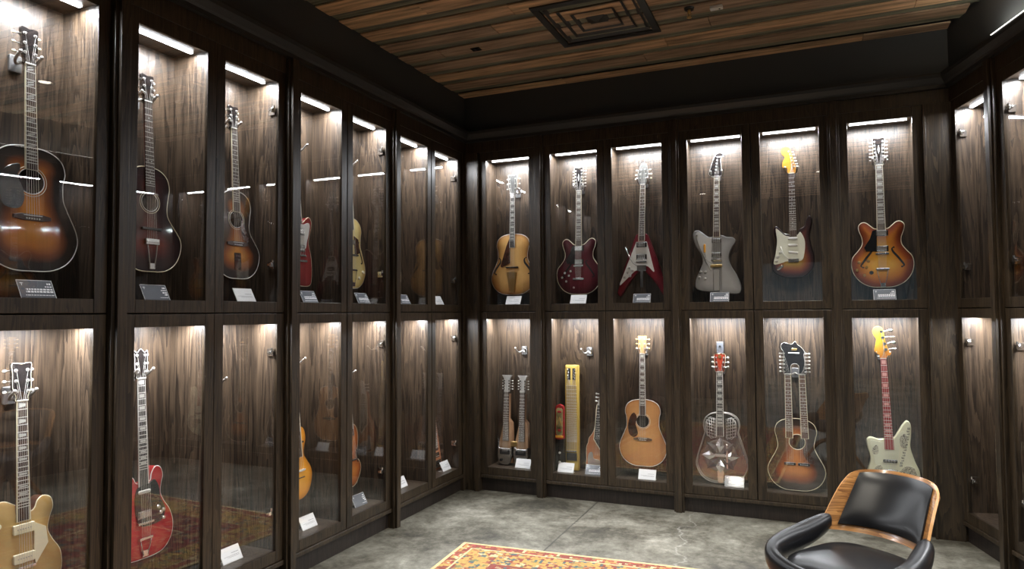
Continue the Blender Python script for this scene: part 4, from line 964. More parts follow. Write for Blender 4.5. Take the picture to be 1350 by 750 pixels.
# ---- back wall, lower
# H: two-neck lap steel
g = thing('double_neck_lap_steel', 'double-neck walnut lap steel with two chrome ends standing on the back wall cabinet floor', 'lap steel guitar')
for cx in (-.083, .062 + .012):
    b = Body([(cx - .045 - .030, .02), (cx + .045 + .020, .02), (cx + .062, .19), (cx + .052, .38), (cx + .020, .415), (cx + .022, .64), (cx - .022, .64), (cx - .024, .40), (cx - .070, .19)], .05, 0, .004); b.build('body', [F_['lap']], g)
    neck(g, .660, .215, .25, .052, .585, wn=.048, we=.060, x0=cx, th=.004, inl='dot', nf=24)
    headstock(g, [(cx - .026, .66), (cx + .026, .66), (cx + .030, .78), (cx + .050, .81), (cx - .050, .81), (cx - .030, .78)], .050, M['nickel'], smooth=False)
    zs = (.685, .710, .735, .760); pg = [(cx - .022, z, -1) for z in zs] + [(cx + .022, z, 1) for z in zs[::-1]]
    for x, z, sd in pg: tuner(g, x, z, .052, sd, M['chrome'], M['pearl'], reach=.022, size=.008)
    strings(g, .115, .072, .664, .062, [(x, z, .058) for x, z, sd in pg], xn=cx, xb=cx)
    p = [(cx - .070, .165), (cx - .045, .150), (cx + .045, .150), (cx + .062, .165), (cx + .070, .10), (cx + .055, .02), (cx + .02, 0), (cx - .03, 0), (cx - .062, .02), (cx - .078, .10)]
    b = MB(); b.prism(p, -.068, .0, soft=.005); b.build('end_cover', M['chrome'], g); b = MB(); b.rbox(cx - .052, cx + .048, -.071, -.067, .095, .135, .004); b.build('pickup', M['steel'], g)
    knob(g, cx - .035, .045, .067, M['black'], .014, .016)
b = MB(); b.rbox(-.035, .028, -.056, -.040, .17, .215, .006); b.build('joining_bracket', M['gold'], g)
hang(g, 'b', BB['H'], .2135, .12, .07, dx=-.008); g.rotation_euler = (math.radians(-3.5), 0, 0)
# I: yellow flat lap steel, red small one, salmon one
g = thing('lap_steel_guitar', 'tall narrow yellow lap steel standing in the second lower cabinet of the back wall', 'lap steel guitar')
out = [(-.058, 0), (.058, 0), (.060, .905), (.054, .918), (-.054, .918), (-.060, .905)]
bd = Body([(x, z) for x, z in out], .045, 0, .004); bd.build('body', [F_['yel']], g)
b = MB(); b.box(-.048, .048, -.048, -.044, .18, .735)
yt = .048; b.build('fingerboard', plain('tan_board', (.42, .29, .09), rough=.3, noise=.1), g)
b = MB()
for k in range(30):
    z = .735 - .60 * (1 - 2 ** (-k / 12))
    if z > .18: b.box(-.048, .048, -.0495, -.0478, z - .0012, z + .0012)
b.build('fret_lines', M['brass'], g)
for sx in (-.022, .022):
    b = MB(); b.rbox(sx - .013, sx + .013, -.0462, -.0448, .785, .888, .004); b.build('slot_shade', M['darkcavity'], g)  # thin black plate on the face paints the shade inside a slot
    for k in range(4): b = MB(); b.cyl((sx, -.046, .800 + k * .025), (sx, -.056, .800 + k * .025), .006, n=8); b.ell((sx + (.012 if sx > 0 else -.012), -.050, .800 + k * .025), .007, .004, .006, 8, 5); b.build('tuner', M['chrome'], g)
b = MB(); b.rbox(-.046, .046, -.058, -.044, .085, .150, .004); b.build('pickup_cover', M['steel'], g); bar(g, 'bridge', 0, .165, .045, .095, .012, .016, M['chrome'])
strings(g, .165, .062, .738, .055, [(-.022, .875, .054), (-.022, .850, .054), (-.022, .825, .054), (-.022, .800, .054), (.022, .800, .054), (.022, .825, .054), (.022, .850, .054), (.022, .875, .054)], wn=.08, wb=.085, r=.0012)
hang(g, 'b', BB['I'], .2140, .135, .05, dx=-.084); g.rotation_euler = (math.radians(-3), math.radians(-.7), 0)
g = thing('electric_mandolin', 'small red and gold slim instrument with painted top behind the tall yellow lap steel', 'mandolin')
bd = Body([(x, z) for x, z in spline([(-.036, 0), (.036, 0), (.040, .04), (.040, .24), (.032, .285), (0, .300), (-.032, .285), (-.040, .24), (-.040, .04)], 4)], .03, 0, .004); bd.build('body', [F_['cherry']], g)
b = MB(); b.rbox(-.031, .031, -.0325, -.029, .03, .268, .02); b.build('painted_panel', plain('painted_landscape', (.32, .27, .12), rough=.3, noise=.8), g)
b = MB(); b.rbox(-.037, .037, -.0335, -.029, .010, .030, .006); b.build('lower_rim', M['amber'], g)
b = MB(); b.ell((0, -.031, .075), .018, .004, .014); b.build('knob', M['redboard'], g); b = MB(); b.ell((.0, -.031, .235), .022, .004, .012); b.build('knob', M['redboard'], g)
b = MB(); b.tube([(-.022, -.033, .12), (.002, -.033, .19), (.020, -.033, .12)], .003, n=5); b.build('painted_mark', M['amber'], g)
b = MB(); b.rbox(-.038, .038, -.020, 0, -.272, .0, .004); b.build('stand_board', M['blackwood'], g)
for z in (-.12, -.20): knob(g, 0, z, .020, M['white'], .011, .008)
hang(g, 'b', BB['I'], .2135 + .277, .095, .03, dx=-.180)
g = thing('lap_steel_guitar', 'salmon-coloured wooden lap steel with one-sided tuners at the right of the yellow one', 'lap steel guitar')
so = [(-.085, .03), (.055, .03), (.070, .08), (.062, .25), (.050, .34), (.040, .60), (-.028, .60), (-.034, .42), (-.055, .35), (-.082, .31), (-.088, .27), (-.102, .22), (-.095, .12)]
bd = Body(spline(so, 3), .042, 0, .005); bd.build('body', [F_['lap2']], g); binding(g, bd, M['cream'], .0022)
b = MB(); b.prism([(-.024, .60), (.036, .60), (.052, .27), (.045, .225), (.035, .20), (-.040, .30)], -.047, -.041, 0); b.prism([(-.020, .598), (.032, .598), (.046, .28), (.032, .215), (-.034, .306)], -.048, -.046, 1)
for k in range(22):
    z = .60 - .52 * (1 - 2 ** (-k / 12))
    if z > .30: b.box(-.026, .038, -.0492, -.0478, z - .0012, z + .0012, 2)
for z in (.50, .43, .385, .335): b.prism(disc(.006, z, .006, 10), -.0494, -.0478, 3)
b.build('fretboard', [M['cream'], M['ebony'], M['brass'], M['pearl']], g)
headstock(g, [(-.022, .60), (.036, .60), (.044, .72), (.030, .735), (.004, .728), (-.006, .66)], .046, M['nickel'], smooth=False)
for k in range(3): tuner(g, .0, .630 + k * .032, .046, -1, M['nickel'], M['pearl'], reach=.034, size=.010)
strings(g, .17, .056, .602, .052, [(.0, .630, .05), (.0, .662, .05), (.0, .694, .05), (.02, .694, .05), (.02, .662, .05), (.02, .63, .05)], xn=.006, xb=.01)
add_poly(g, 'metal_plate', spline([(-.080, .08), (-.078, .17), (-.045, .19), (-.03, .14), (.02, .13), (.05, .10), (.052, .05), (-.06, .05)], 4), bd, M['nickel'])
hang(g, 'b', BB['I'], .2135 - .022, .14, .045, dx=.134); g.rotation_euler = (math.radians(-3), math.radians(3), 0)
# J: dreadnought
g, bd = flat_top('acoustic_guitar', 'natural wood dreadnought guitar hanging in the third lower cabinet of the back wall', 'b', BB['J'], .306, .552, .150, .138, .200, 'natural', .372, .225, .935, 1.085, inl='block', hole=.053, dx=-.004, headmat=M['maple'], nbind=M['white'], btn=M['gold'], top='flat')
add_poly(g, 'pickguard', spline([(-.048, .400), (-.075, .440), (-.110, .400), (-.125, .330), (-.115, .262), (-.075, .235), (-.042, .262), (-.050, .310), (-.060, .350)], 4), bd, M['tortoise'], .0018)
# K: clear resonator
g = thing('resonator_guitar', 'see-through resonator guitar with lattice shoulders and a red headstock on the back wall', 'guitar')
out = acoustic(.555, .138, .130, .198, .70); bd = Body(out, .075, 0, .006, holes=[disc(-.008, .215, .128, 40)]); bd.build('body', [M['acrylic']], g)
b = MB(); b.tube([(x, -.073, z) for x, z in out], .0042, n=6, closed=True); b.build('front_rim', M['nickel'], g); b = MB(); b.tube([(x, -.004, z) for x, z in out], .0036, n=6, closed=True); b.build('back_rim', M['white'], g)
b = MB(); N = 48
rings = [(.130, -.079), (.122, -.083), (.112, -.079), (.085, -.074), (.060, -.070), (.040, -.073), (.0, -.078)]
vs = [(-.008 + r * math.cos(2 * PI * i / N), y_, .215 + r * math.sin(2 * PI * i / N)) for r, y_ in rings for i in range(N)]
b.add(vs, [(k * N + i, (k + 1) * N + i, (k + 1) * N + (i + 1) % N, k * N + (i + 1) % N) for k in range(len(rings) - 1) for i in range(N)], 0, True); b.build('cone', plain('dull_cone', (.22, .21, .19), rough=.35, metal=.8), g)
for k in range(8):
    a = k * PI / 4; b = MB(); c_ = Vector((-.008, .215)); u = Vector((math.cos(a), math.sin(a))); n_ = Vector((-u.y, u.x))
    q = [c_ + u * .026, c_ + u * .085 + n_ * .034, c_ + u * .150, c_ + u * .085 - n_ * .034]; ctr = c_ + u * .075
    b.add([(p.x, -.084, p.y) for p in q] + [(ctr.x, -.096, ctr.y)], [(0, 1, 4), (1, 2, 4), (2, 3, 4), (3, 0, 4)]); b.build('cover_facet', [M['chrome'], M['silverplate']][k % 2], g)
bar(g, 'bridge', -.010, .218, .085, .085, .018, .012, M['nickel']); bar(g, 'cover_bar', .045, .215, .083, .012, .19, .010, M['chrome'])
b = MB(); b.prism([(-.034, .10), (.020, .10), (.012, .0), (-.028, .0)], -.086, -.076, soft=.002); b.build('tailpiece', M['chrome'], g)
for sg in (-1, 1):
    b = MB(); P0 = [(sg * .040, .510), (sg * .085, .520), (sg * .118, .480), (sg * .120, .440), (sg * .112, .385), (sg * .080, .350), (sg * .040, .360)]
    b.tube([(x, -.078, z) for x, z in P0], .003, n=5, closed=True)
    for k in range(7):
        z = .355 + k * .024; b.tube([(sg * .040, -.078, z), (sg * .116, -.078, z + .020)], .0026, n=5)
    for k in range(4):
        x = .052 + k * .018; b.tube([(sg * x, -.079, .352 + k * .004), (sg * (x + .004), -.079, .515 - k * .004)], .0026, n=5)
    b.build('lattice_panel', M['nickel'], g)
yt = neck(g, .885, .37, .555, .080, .62, inl='block', board=M['steel'], back=M['acrylic'], x0=-.004, x1=-.008, bind=M['white'], wn=.050, we=.060)
headstock(g, [(-.030, .885), (-.040, .925), (-.044, 1.020), (-.020, 1.032), (0, 1.034), (.018, 1.032), (.042, 1.020), (.036, .925), (.024, .885)], .084, plain('deep_red', (.22, .03, .015), rough=.3, coat=.4), edge=M['cream'])
b = MB(); b.prism([(-.012, .895), (.010, .895), (.028, 1.020), (-.030, 1.020)], -.088, -.084); b.prism(disc(-.001, 1.008, .014, 14), -.090, -.087, 1); b.build('headstock_emblem', [plain('orange_red', (.36, .045, .02), rough=.3), M['gold']], g)
do_head(g, pegs_sym(0, .028, .925, 1.0), .085, .889, .218, .098, yt + .002, btn=M['pearl'], xb=-.01, size=.010)
hang(g, 'b', BB['K'], .222, .14, .08)
# L: double-neck acoustic
g = thing('double_neck_guitar', 'dark sunburst double-neck acoustic guitar with a joined black headstock on the back wall', 'guitar')
bd = Body(acoustic(.545, .150, .130, .205, .62), .10, 0, .004, holes=[disc(.010, .368, .056, 32)]); bd.build('body', [F_['dbl'], F_['sidewood']], g); binding(g, bd, M['cream'], .0032)
rope(g, disc(.010, .368, .058, 36), .10, .003, M['cream'])
for cx, ce in ((-.046, -.045), (.056, .066)):
    yt = neck(g, .885, .395 + .0, .54, .101, .62, inl='dot', x0=cx, x1=ce, board=M['mahogany'], wn=.046, we=.056, bind=M['cream'])
    pg = [(cx + (-.026 if cx < 0 else .026), .905 + i * .028, -1 if cx < 0 else 1) for i in range(6)]
    for x, z, sd in pg: tuner(g, x, z, .107, sd, btn=M['pearl'], reach=.024, size=.008)
    strings(g, .204, .112, .889, yt + .002, [(x, z, .112) for x, z, sd in pg], xn=cx, xb=ce - .01 if cx > 0 else ce, wb=.048)
    b = MB(); b.rbox(-.042, .042, -.009, .001, -.010, .010, .003)
    for i in range(6): b.ell((-.024 + i * .0096, -.010, -.003), .0035, .003, .0035, 7, 4, m=1)
    b.build('bridge', [M['ebony'], M['white']], g, loc=(ce - (.010 if cx > 0 else 0), -.10, .200))
headstock(g, [(-.072, .885), (-.078, .95), (-.072, 1.05), (-.088, 1.080), (-.092, 1.110), (-.070, 1.130), (-.040, 1.122), (-.010, 1.118), (.010, 1.140), (.028, 1.116), (.055, 1.095), (.078, 1.060), (.072, 1.03), (.084, .95), (.082, .885), (.036, .885), (.034, .95), (.005, .968), (-.022, .95), (-.026, .885)], .106, M['blackwood'], edge=M['white'])
b = MB(); b.rbox(-.040, .040, -.1100, -.106, 1.045, 1.055, .002); b.rbox(-.016, .024, -.1100, -.106, 1.070, 1.086, .006, 1); b.build('headstock_inlay', [M['pearl'], M['gold']], g)
add_poly(g, 'pickguard', spline([(.060, .33), (.100, .28), (.13, .22), (.10, .21), (.055, .27)], 4), bd, M['tortoise'], .0018)
hang(g, 'b', BB['L'], .218, .13, .10, dx=-.002)
# M: bass
bb = [(-.019, .345), (-.052, .342), (-.100, .354), (-.128, .333), (-.124, .276), (-.106, .203), (-.118, .136), (-.146, .044), (-.120, -.030), (-.04, -.060), (.060, -.055), (.155, -.015), (.208, .050), (.212, .118), (.184, .193), (.157, .295), (.163, .376), (.163, .457), (.140, .486), (.110, .454), (.080, .403), (.050, .358)]
g, bd = solid('bass_guitar', 'cream offset bass with red neck, yellow headstock and stickers behind the armchair', 'b', BB['M'], .300, spline(bb, 5), .042, 'bass', cat='bass guitar')
add_poly(g, 'pickguard', spline([(-.022, .325), (-.060, .328), (-.105, .325), (-.085, .20), (-.07, .15), (.00, .120), (.05, .13), (.075, .20), (.085, .32), (.115, .41), (.075, .385), (.045, .34)], 4), bd, plain('mint_guard', (.78, .80, .62), rough=.3), .0025)
yt = neck(g, .939, .272, .35, .045, .86, inl='block', board=M['redboard'], back=M['cream'], x0=-.003, x1=.019, wn=.040, we=.062, bind=M['redboard'], nf=20, imat=plain('pink_pearl', (.75, .35, .33), rough=.3))
headstock(g, [(-.022, .940), (-.028, .965), (-.060, .991), (-.054, 1.040), (-.047, 1.085), (-.062, 1.112), (-.070, 1.140), (-.060, 1.167), (-.034, 1.180), (-.008, 1.166), (.004, 1.125), (.018, 1.050), (.034, 1.000), (.048, .988), (.042, .966), (.022, .960), (.016, .940)], .047, M['yellowhead'])
tb = [(.000 - .012, 1.140), (.008 - .012, 1.096), (.018 - .012, 1.050), (.026 - .012, 1.008)]
for i, (x, z) in enumerate(tb): 
    b = MB(); b.cyl((x, -.047, z), (x, -.062, z), .008, n=12); b.cyl((x, -.047, z), (x, -.050, z), .012, n=12); b.tube([(x, -.03, z), (x + .045, -.030, z + .006)], .003, n=6); b.ell((x + .060, -.030, z + .007), .018, .005, .012 if i % 2 == 0 else .004, 12, 6); b.build('tuner', M['chrome'], g)
strings(g, .115, .056, .943, yt + .002, [(x, z, .058) for x, z in tb[::-1]], xn=-.003, xb=.024, wn=.030, wb=.056, r=.001)
pickup(g, .022, .188, .045, 'bassp'); bar(g, 'bridge', .026, .10, .045, .085, .05, .012, M['chrome'])
def doodle_mat():
    m, nt, b_ = newmat('ink_doodle'); tc = nd(nt, 'ShaderNodeTexCoord'); v = nd(nt, 'ShaderNodeTexNoise'); v.inputs['Scale'].default_value = 22; v.inputs['Distortion'].default_value = 2.5; nt.links.new(tc.outputs['Object'], v.inputs['Vector'])
    f = math_n(nt, 'FRACT', math_n(nt, 'MULTIPLY', v.outputs[0], 7.0)); r = ramp(nt, [(.28, (.05, .045, .04)), (.36, (.62, .60, .46))]); nt.links.new(f, r.inputs[0]); nt.links.new(r.outputs[0], b_.inputs['Base Color']); b_.inputs['Roughness'].default_value = .35; return m
dm = doodle_mat()
for nm_, P_ in (('drawn_flowers', [(.085, .12), (.12, .155), (.17, .15), (.19, .11), (.195, .06), (.16, .02), (.10, .02), (.05, .04), (.06, .09)]), ('sticker', [(-.085, .285), (-.062, .300), (-.052, .270), (-.058, .235), (-.085, .232), (-.094, .262)]), ('sticker', [(.095, .375), (.125, .392), (.135, .34), (.12, .29), (.095, .30), (.088, .34)]), ('sticker', [(-.07, .145), (-.035, .15), (-.030, .11), (-.06, .09), (-.085, .11)])):
    o = add_poly(g, nm_, spline(P_, 4), bd, dm, .0008, .0026); 
# the words written down the edge of the body
rl = random.Random(5)
b = MB()
for k in range(15):
    z = .425 - k * .0195; x = .146 - .055 * (k / 14) ** 1.3
    for q in range(rl.randint(2, 3)): b.rbox(x - .008 + rl.uniform(-.001, .001), x + .008, -.0432, -.0415, z + q * .0052, z + q * .0052 + .0024, .001)
    b.rbox(x + (-.009 if k % 2 else .006), x + (-.006 if k % 2 else .009), -.0432, -.0415, z, z + .013, .001)
b.build('hand_lettering', M['black'], g)
hang(g, 'b', BB['M'], .300, .14, .045)

# ---- instruments on the right wall past the photo's edge; they mirror in the left glass
def reuse(src_label, label, s, z, dx=0):
    src = next(o for o in C.objects if o.get('label') == src_label)
    d = dup(src, (0, 0, 0), 0, label); body = next(c for c in src.children if c.name.startswith('body')); t = max(-v.co.y for v in body.data.vertices)
    hang(d, 'r', s, z, .14, t if t < .12 else .1, dx); return d
reuse('sunburst semi-hollow twelve-string guitar hanging at the right end of the back wall', 'sunburst twelve-string on the right wall, third upper cabinet from the back corner', BR['P'], 1.768)
reuse('large tobacco sunburst acoustic guitar hanging in the nearest upper left cabinet', 'tobacco sunburst acoustic on the right wall, fourth upper cabinet from the back corner', BR['Q'], 1.785)
reuse('burgundy semi-hollow twelve-string guitar hanging on the back wall, second from the left', 'burgundy twelve-string on the right wall, fifth upper cabinet from the back corner', BR['R'], 1.756)
reuse('pale blonde archtop guitar half seen in the fifth upper left cabinet', 'pale archtop on the right wall, sixth upper cabinet from the back corner', BR['S'], 1.782)
reuse('natural wood dreadnought guitar hanging in the third lower cabinet of the back wall', 'natural dreadnought on the right wall, third lower cabinet from the back corner', BR['P'], .306)
reuse('dark sunburst double-neck acoustic guitar with a joined black headstock on the back wall', 'dark double-neck acoustic on the right wall, fourth lower cabinet from the back corner', BR['Q'], .22)
reuse('large tobacco sunburst acoustic guitar hanging in the nearest upper left cabinet', 'tobacco sunburst acoustic on the right wall, fifth lower cabinet from the back corner', BR['R'], .34)

# ------------------------------------------------------------------ hangers: a plate on the back panel, an arm and a curled yoke
hproto = None
def hanger(wall, s, z, label, dx=0, reach=.155, plate=M['steel']):
    global hproto
    if hproto is None:
        t = thing('guitar_hanger', label, 'guitar hanger', group='metal guitar hangers on the back panels')
        b = MB(); b.rbox(-.026, .026, -.014, 0, -.038, .038, .006); b.build('wall_plate', M['plate'], t, bevel=.001)
        b = MB(); b.cyl((0, -.01, 0), (0, -.052, .002), .0055, n=10); b.build('arm', M['chrome'], t)
        b = MB(); P = []
        for k in range(21):
            a = k / 20 * 2 - 1; P.append((math.copysign(min(1, abs(a) * 1.35), a) * .044, -.052 - .066 * (abs(a) ** 2.6) , .004 - .020 * math.sin(abs(a) * PI) * .8 + .022 * max(0, abs(a) - .62) / .38))
        b.tube(P, .0062, n=8); b.ell(P[0], .0085, .0085, .0085, 8, 6); b.ell(P[-1], .0085, .0085, .0085, 8, 6); b.build('yoke', M['nickel'], t)
        hproto = t
    else: t = dup(hproto, (0, 0, 0), 0, label)
    hang(t, wall, s, z, .2615, 0, dx)
    return t
hz_u, hz_l = 2.705, 1.262
HG = [('l', 'A', 'u', 2.700, .005, 'behind the headstock of the big sunburst acoustic'), ('l', 'B', 'u', 2.700, -.028, 'behind the dark cherry round-hole guitar'), ('l', 'C', 'u', 2.705, .008, 'behind the small amber flat-top guitar'),
      ('l', 'D', 'u', 2.705, -.02, 'behind the half hidden red guitar with white guard'), ('l', 'E', 'u', 2.705, -.005, 'behind the pale blonde archtop'), ('l', 'F', 'u', 2.705, -.12, 'behind the red guitar beside the corner cabinet'),
      ('l', 'A', 'l', 1.262, .012, 'behind the gold-topped guitar'), ('l', 'B', 'l', 1.305, -.03, 'behind the cherry red guitar with dark guard'), ('l', 'C', 'l', 1.215, -.085, 'carrying nothing, alone in the third lower left cabinet'),
      ('l', 'D', 'l', 1.285, -.03, 'above the small orange guitar'), ('l', 'E', 'l', 1.160, -.02, 'above the small brown sunburst instrument'),
      ('b', 'H', 'u', 2.715, .005, 'behind the honey blonde archtop'), ('b', 'I', 'u', 2.702, 0, 'behind the burgundy twelve-string'), ('b', 'J', 'u', 2.715, .018, 'behind the V-shaped guitar'), ('b', 'K', 'u', 2.722, 0, 'behind the silver-grey guitar'),
      ('b', 'L', 'u', 2.705, .012, 'behind the guitar with orange headstock'), ('b', 'M', 'u', 2.715, .008, 'behind the sunburst twelve-string at the right end'),
      ('b', 'H', 'l', 1.250, .055, 'carrying nothing, above the double-neck lap steel'), ('b', 'I', 'l', 1.250, .055, 'carrying nothing, above the yellow lap steel'), ('b', 'J', 'l', 1.262, -.004, 'behind the natural dreadnought'),
      ('b', 'K', 'l', 1.340 - .22, -.002, 'behind the clear resonator guitar'), ('b', 'L', 'l', 1.11, .003, 'behind the double-neck acoustic'), ('b', 'M', 'l', 1.262, -.004, 'behind the bass with yellow headstock')]
for wl, k, u, z, dx, tx in HG: hanger(wl, {'l': BL, 'b': BB}[wl][k], z, 'nickel wall hanger ' + tx, dx)
t = thing('mount_bracket', 'small grey square bracket above the red headstock of the clear resonator guitar', 'bracket'); b = MB(); b.rbox(-.026, .026, -.10, 0, -.045, .045, .004); b.build('block', M['greycard'], t)
b = MB(); b.cyl((0, -.10, .01), (0, -.106, .01), .007, n=10); b.build('screw', M['chrome'], t); hang(t, 'b', BB['K'], 1.305, .2615, 0)

# ------------------------------------------------------------------ place cards
cprotos = {}
def card(kind, wall, s, z, label, dx=0, off=.065, yaw=0):
    """slanted acrylic stand with a printed sheet; base on the cabinet floor"""
    if kind not in cprotos:
        t = thing('place_card', label, 'place card', group='printed cards standing in the cabinets')
        W, H = .145, .088; sl = math.radians(28); cs, sn = math.cos(sl), math.sin(sl)
        def P(u, v, e=0): return (u, -e * cs + v * sn, v * cs + e * sn)       # v up the slope, e out of it
        def sheet(b, u0, u1, v0, v1, e0, e1, m=0):
            vs = [P(u, v, e) for e in (e0, e1) for u, v in ((u0, v0), (u1, v0), (u1, v1), (u0, v1))]
            b.add(vs, [(0, 3, 2, 1), (4, 5, 6, 7), (0, 1, 5, 4), (1, 2, 6, 5), (2, 3, 7, 6), (3, 0, 4, 7)], m)
        b = MB(); sheet(b, -W / 2, W / 2, .002, H, 0, .002); o = b.build('stand', M['white'] if kind == 'w' else M['greycard'], t)
        b = MB(); b.box(-W / 2, W / 2, .0, .050, 0, .003); b.build('base', M['white'] if kind == 'w' else M['greycard'], t)
        b = MB(); sheet(b, -W / 2 + .002, W / 2 - .002, .004, H - .002, .0022, .0028); o = b.build('printed_sheet', M['paper'] if kind == 'w' else M['greycard'], t)
        r = random.Random(4); b = MB(); e = .0030
        def words(v, h, u0, u1):
            u = u1
            while u > u0:
                w_ = r.uniform(.006, .013); sheet(b, max(u0, u - w_), u, v, v + h, .0028, e); u -= w_ + .003
        if kind == 'w': words(.048, .004, .005, .055); words(.035, .0025, -.055, .055); words(.028, .0025, -.03, .055)
        else:
            words(.066, .008, .048, .064); words(.054, .005, .036, .066); words(.040, .007, .040 if kind == 'g2' else -.045, .066); words(.028, .008, -.045 if kind != 'g2' else .05, .066); words(.014, .003, .02 if kind == 'g2' else -.05, .066)
            sheet(b, -.062, -.048, .072, .074, .0028, e); sheet(b, -.056, -.054, .062, .076, .0028, e)
            for q in ((-W / 2, -W / 2 + .0015, .002, H), (W / 2 - .0015, W / 2, .002, H), (-W / 2, W / 2, H - .0015, H)): sheet(b, *q, .0, e)
        b.build('printed_lines', M['ink'] if kind == 'w' else M['whiteink'], o)
        cprotos[kind] = t
    else: t = dup(cprotos[kind], (0, 0, 0), 0, label)
    hang(t, wall, s, z, off, 0, dx)
    t.rotation_euler.z += yaw
    return t
zu, zl = SEAM + .065 - .0015, .148 + .066 - .0015
CD = [('g', 'l', 'A', zu, .010, .065, 'grey card with white print below the big sunburst acoustic'), ('g2', 'l', 'B', zu, -.030, .065, 'grey card with short white print below the dark cherry guitar'), ('w', 'l', 'C', zu, .030, .065, 'white card below the small amber flat-top guitar'),
      ('g', 'l', 'D', zu, -.020, .07, 'grey card below the half hidden red guitar'), ('g', 'l', 'E', zu, .03, .07, 'grey card below the pale blonde archtop'), ('g', 'l', 'F', zu, -.02, .07, 'grey card in the upper cabinet beside the corner one on the left wall'), ('w', 'l', 'G', zu, .00, .07, 'white card in the upper corner cabinet of the left wall'),
      ('w', 'l', 'C', zl, -.02, .10, 'white card lying in the cabinet with the empty hanger'), ('w', 'l', 'D', zl, .02, .10, 'white card below the small orange guitar'), ('g2', 'l', 'E', zl, .04, .10, 'grey card below the small brown sunburst instrument'), ('w', 'l', 'F', zl, -.02, .10, 'white card alone in the lower cabinet beside the corner one'), ('w', 'l', 'G', zl, .10, .06, 'white card in front of the pointed lap steel in the corner'),
      ('w', 'b', 'H', zu, .023, .06, 'white card below the honey blonde archtop'), ('w', 'b', 'I', zu, .012, .06, 'white card below the burgundy twelve-string'), ('g', 'b', 'J', zu, .015, .06, 'grey card below the V-shaped guitar'), ('g', 'b', 'K', zu, .015, .06, 'grey card below the silver-grey guitar'), ('g', 'b', 'M', zu, .012, .06, 'grey card below the sunburst twelve-string at the right end'),
      ('w', 'b', 'H', zl, .105, .06, 'white card in front of the double-neck lap steel'), ('w', 'b', 'I', zl, -.115, .05, 'white card in front of the tall yellow lap steel'), ('g', 'b', 'I', zl, .135, .05, 'grey card in front of the salmon-coloured lap steel'), ('w', 'b', 'J', zl, .04, .05, 'white card below the natural dreadnought'), ('g', 'b', 'K', zl, .10, .06, 'grey card in front of the clear resonator guitar')]
for kd, wl, k, z, dx, off, tx in CD: card(kd, wl, {'l': BL, 'b': BB}[wl][k], z, tx, dx, off)

# ------------------------------------------------------------------ ceiling fittings
t = thing('ceiling_vent', 'square black ceiling air vent with stepped cones in the wood planks', 'air vent', (-1.275, 4.48, CEIL - .004), 0)
b = MB(); a = .362
b.box(-a, a, -a, -a + .05, -.012, .0); b.box(-a, a, a - .05, a, -.012, 0); b.box(-a, -a + .05, -a + .05, a - .05, -.012, 0); b.box(a - .05, a, -a + .05, a - .05, -.012, 0)
b.build('frame', plain('vent_black', (.022, .022, .022), rough=.35), t, bevel=.002)
M['vent'] = plain('vent_blade', (.035, .034, .032), rough=.4)
b = MB(); b.box(-a + .04, a - .04, -a + .04, a - .04, .018, .030); b.build('duct_back', M['darkcavity'], t)
for k, (r0, r1) in enumerate(((.300, .250), (.225, .175), (.150, .100))):
    b = MB(); vs = []
    for r, z in ((r0, -.006), (r1, .018), (r1 - .004, .018), (r0 - .006, -.006)): vs += [(-r, -r, z), (r, -r, z), (r, r, z), (-r, r, z)]
    fs = [(q * 4 + i, q * 4 + (i + 1) % 4, ((q + 1) % 4) * 4 + (i + 1) % 4, ((q + 1) % 4) * 4 + i) for q in range(4) for i in range(4)]
    b.add(vs, fs); b.build('cone_blade', M['vent'], t)
b = MB(); r = .085; b.add([(-r, -r, .010), (r, -r, .010), (r, r, .010), (-r, r, .010), (0, 0, -.022)], [(0, 1, 4), (1, 2, 4), (2, 3, 4), (3, 0, 4)]); b.build('centre_cone', M['vent'], t)
t = thing('fire_sprinkler', 'brass fire sprinkler hanging from the plank ceiling beside the vent', 'sprinkler', (-.675, 4.56, CEIL - .004), 0)
b = MB(); b.cyl((0, 0, 0), (0, 0, -.012), .034, .030, n=20); b.build('escutcheon', M['steel'], t)
b = MB(); b.cyl((0, 0, -.012), (0, 0, -.035), .010, n=10); b.tube([(-.009, 0, -.03), (-.014, 0, -.045), (-.004, 0, -.062)], .0025, n=6); b.tube([(.009, 0, -.03), (.014, 0, -.045), (.004, 0, -.062)], .0025, n=6); b.cyl((0, 0, -.035), (0, 0, -.060), .003, n=8); b.build('head', M['gold'], t)
b = MB(); b.cyl((0, 0, -.062), (0, 0, -.065), .016, n=14); b.build('deflector', M['gold'], t)
t = thing('ceiling_sensor', 'small white rectangular sensor on the plank ceiling beside the sprinkler', 'sensor', (-.507, 4.60, CEIL - .004), 0)
b = MB(); b.box(-.040, .040, -.022, .022, -.022, 0); b.build('case', M['paper'], t, bevel=.004); b = MB(); b.cyl((.02, 0, -.022), (.02, 0, -.024), .006, n=10); b.build('eye', M['black'], t)
t = thing('ceiling_plate', 'tiny black square plate set in the ceiling planks left of the vent', 'plate', (-2.262, 4.61, CEIL - .004), 0)
b = MB(); b.box(-.036, .036, -.030, .030, -.006, 0); b.build('plate', M['black'], t, bevel=.001); b = MB(); b.cyl((0, 0, -.006), (0, 0, -.009), .012, n=12); b.build('lens', M['darkcavity'], t)
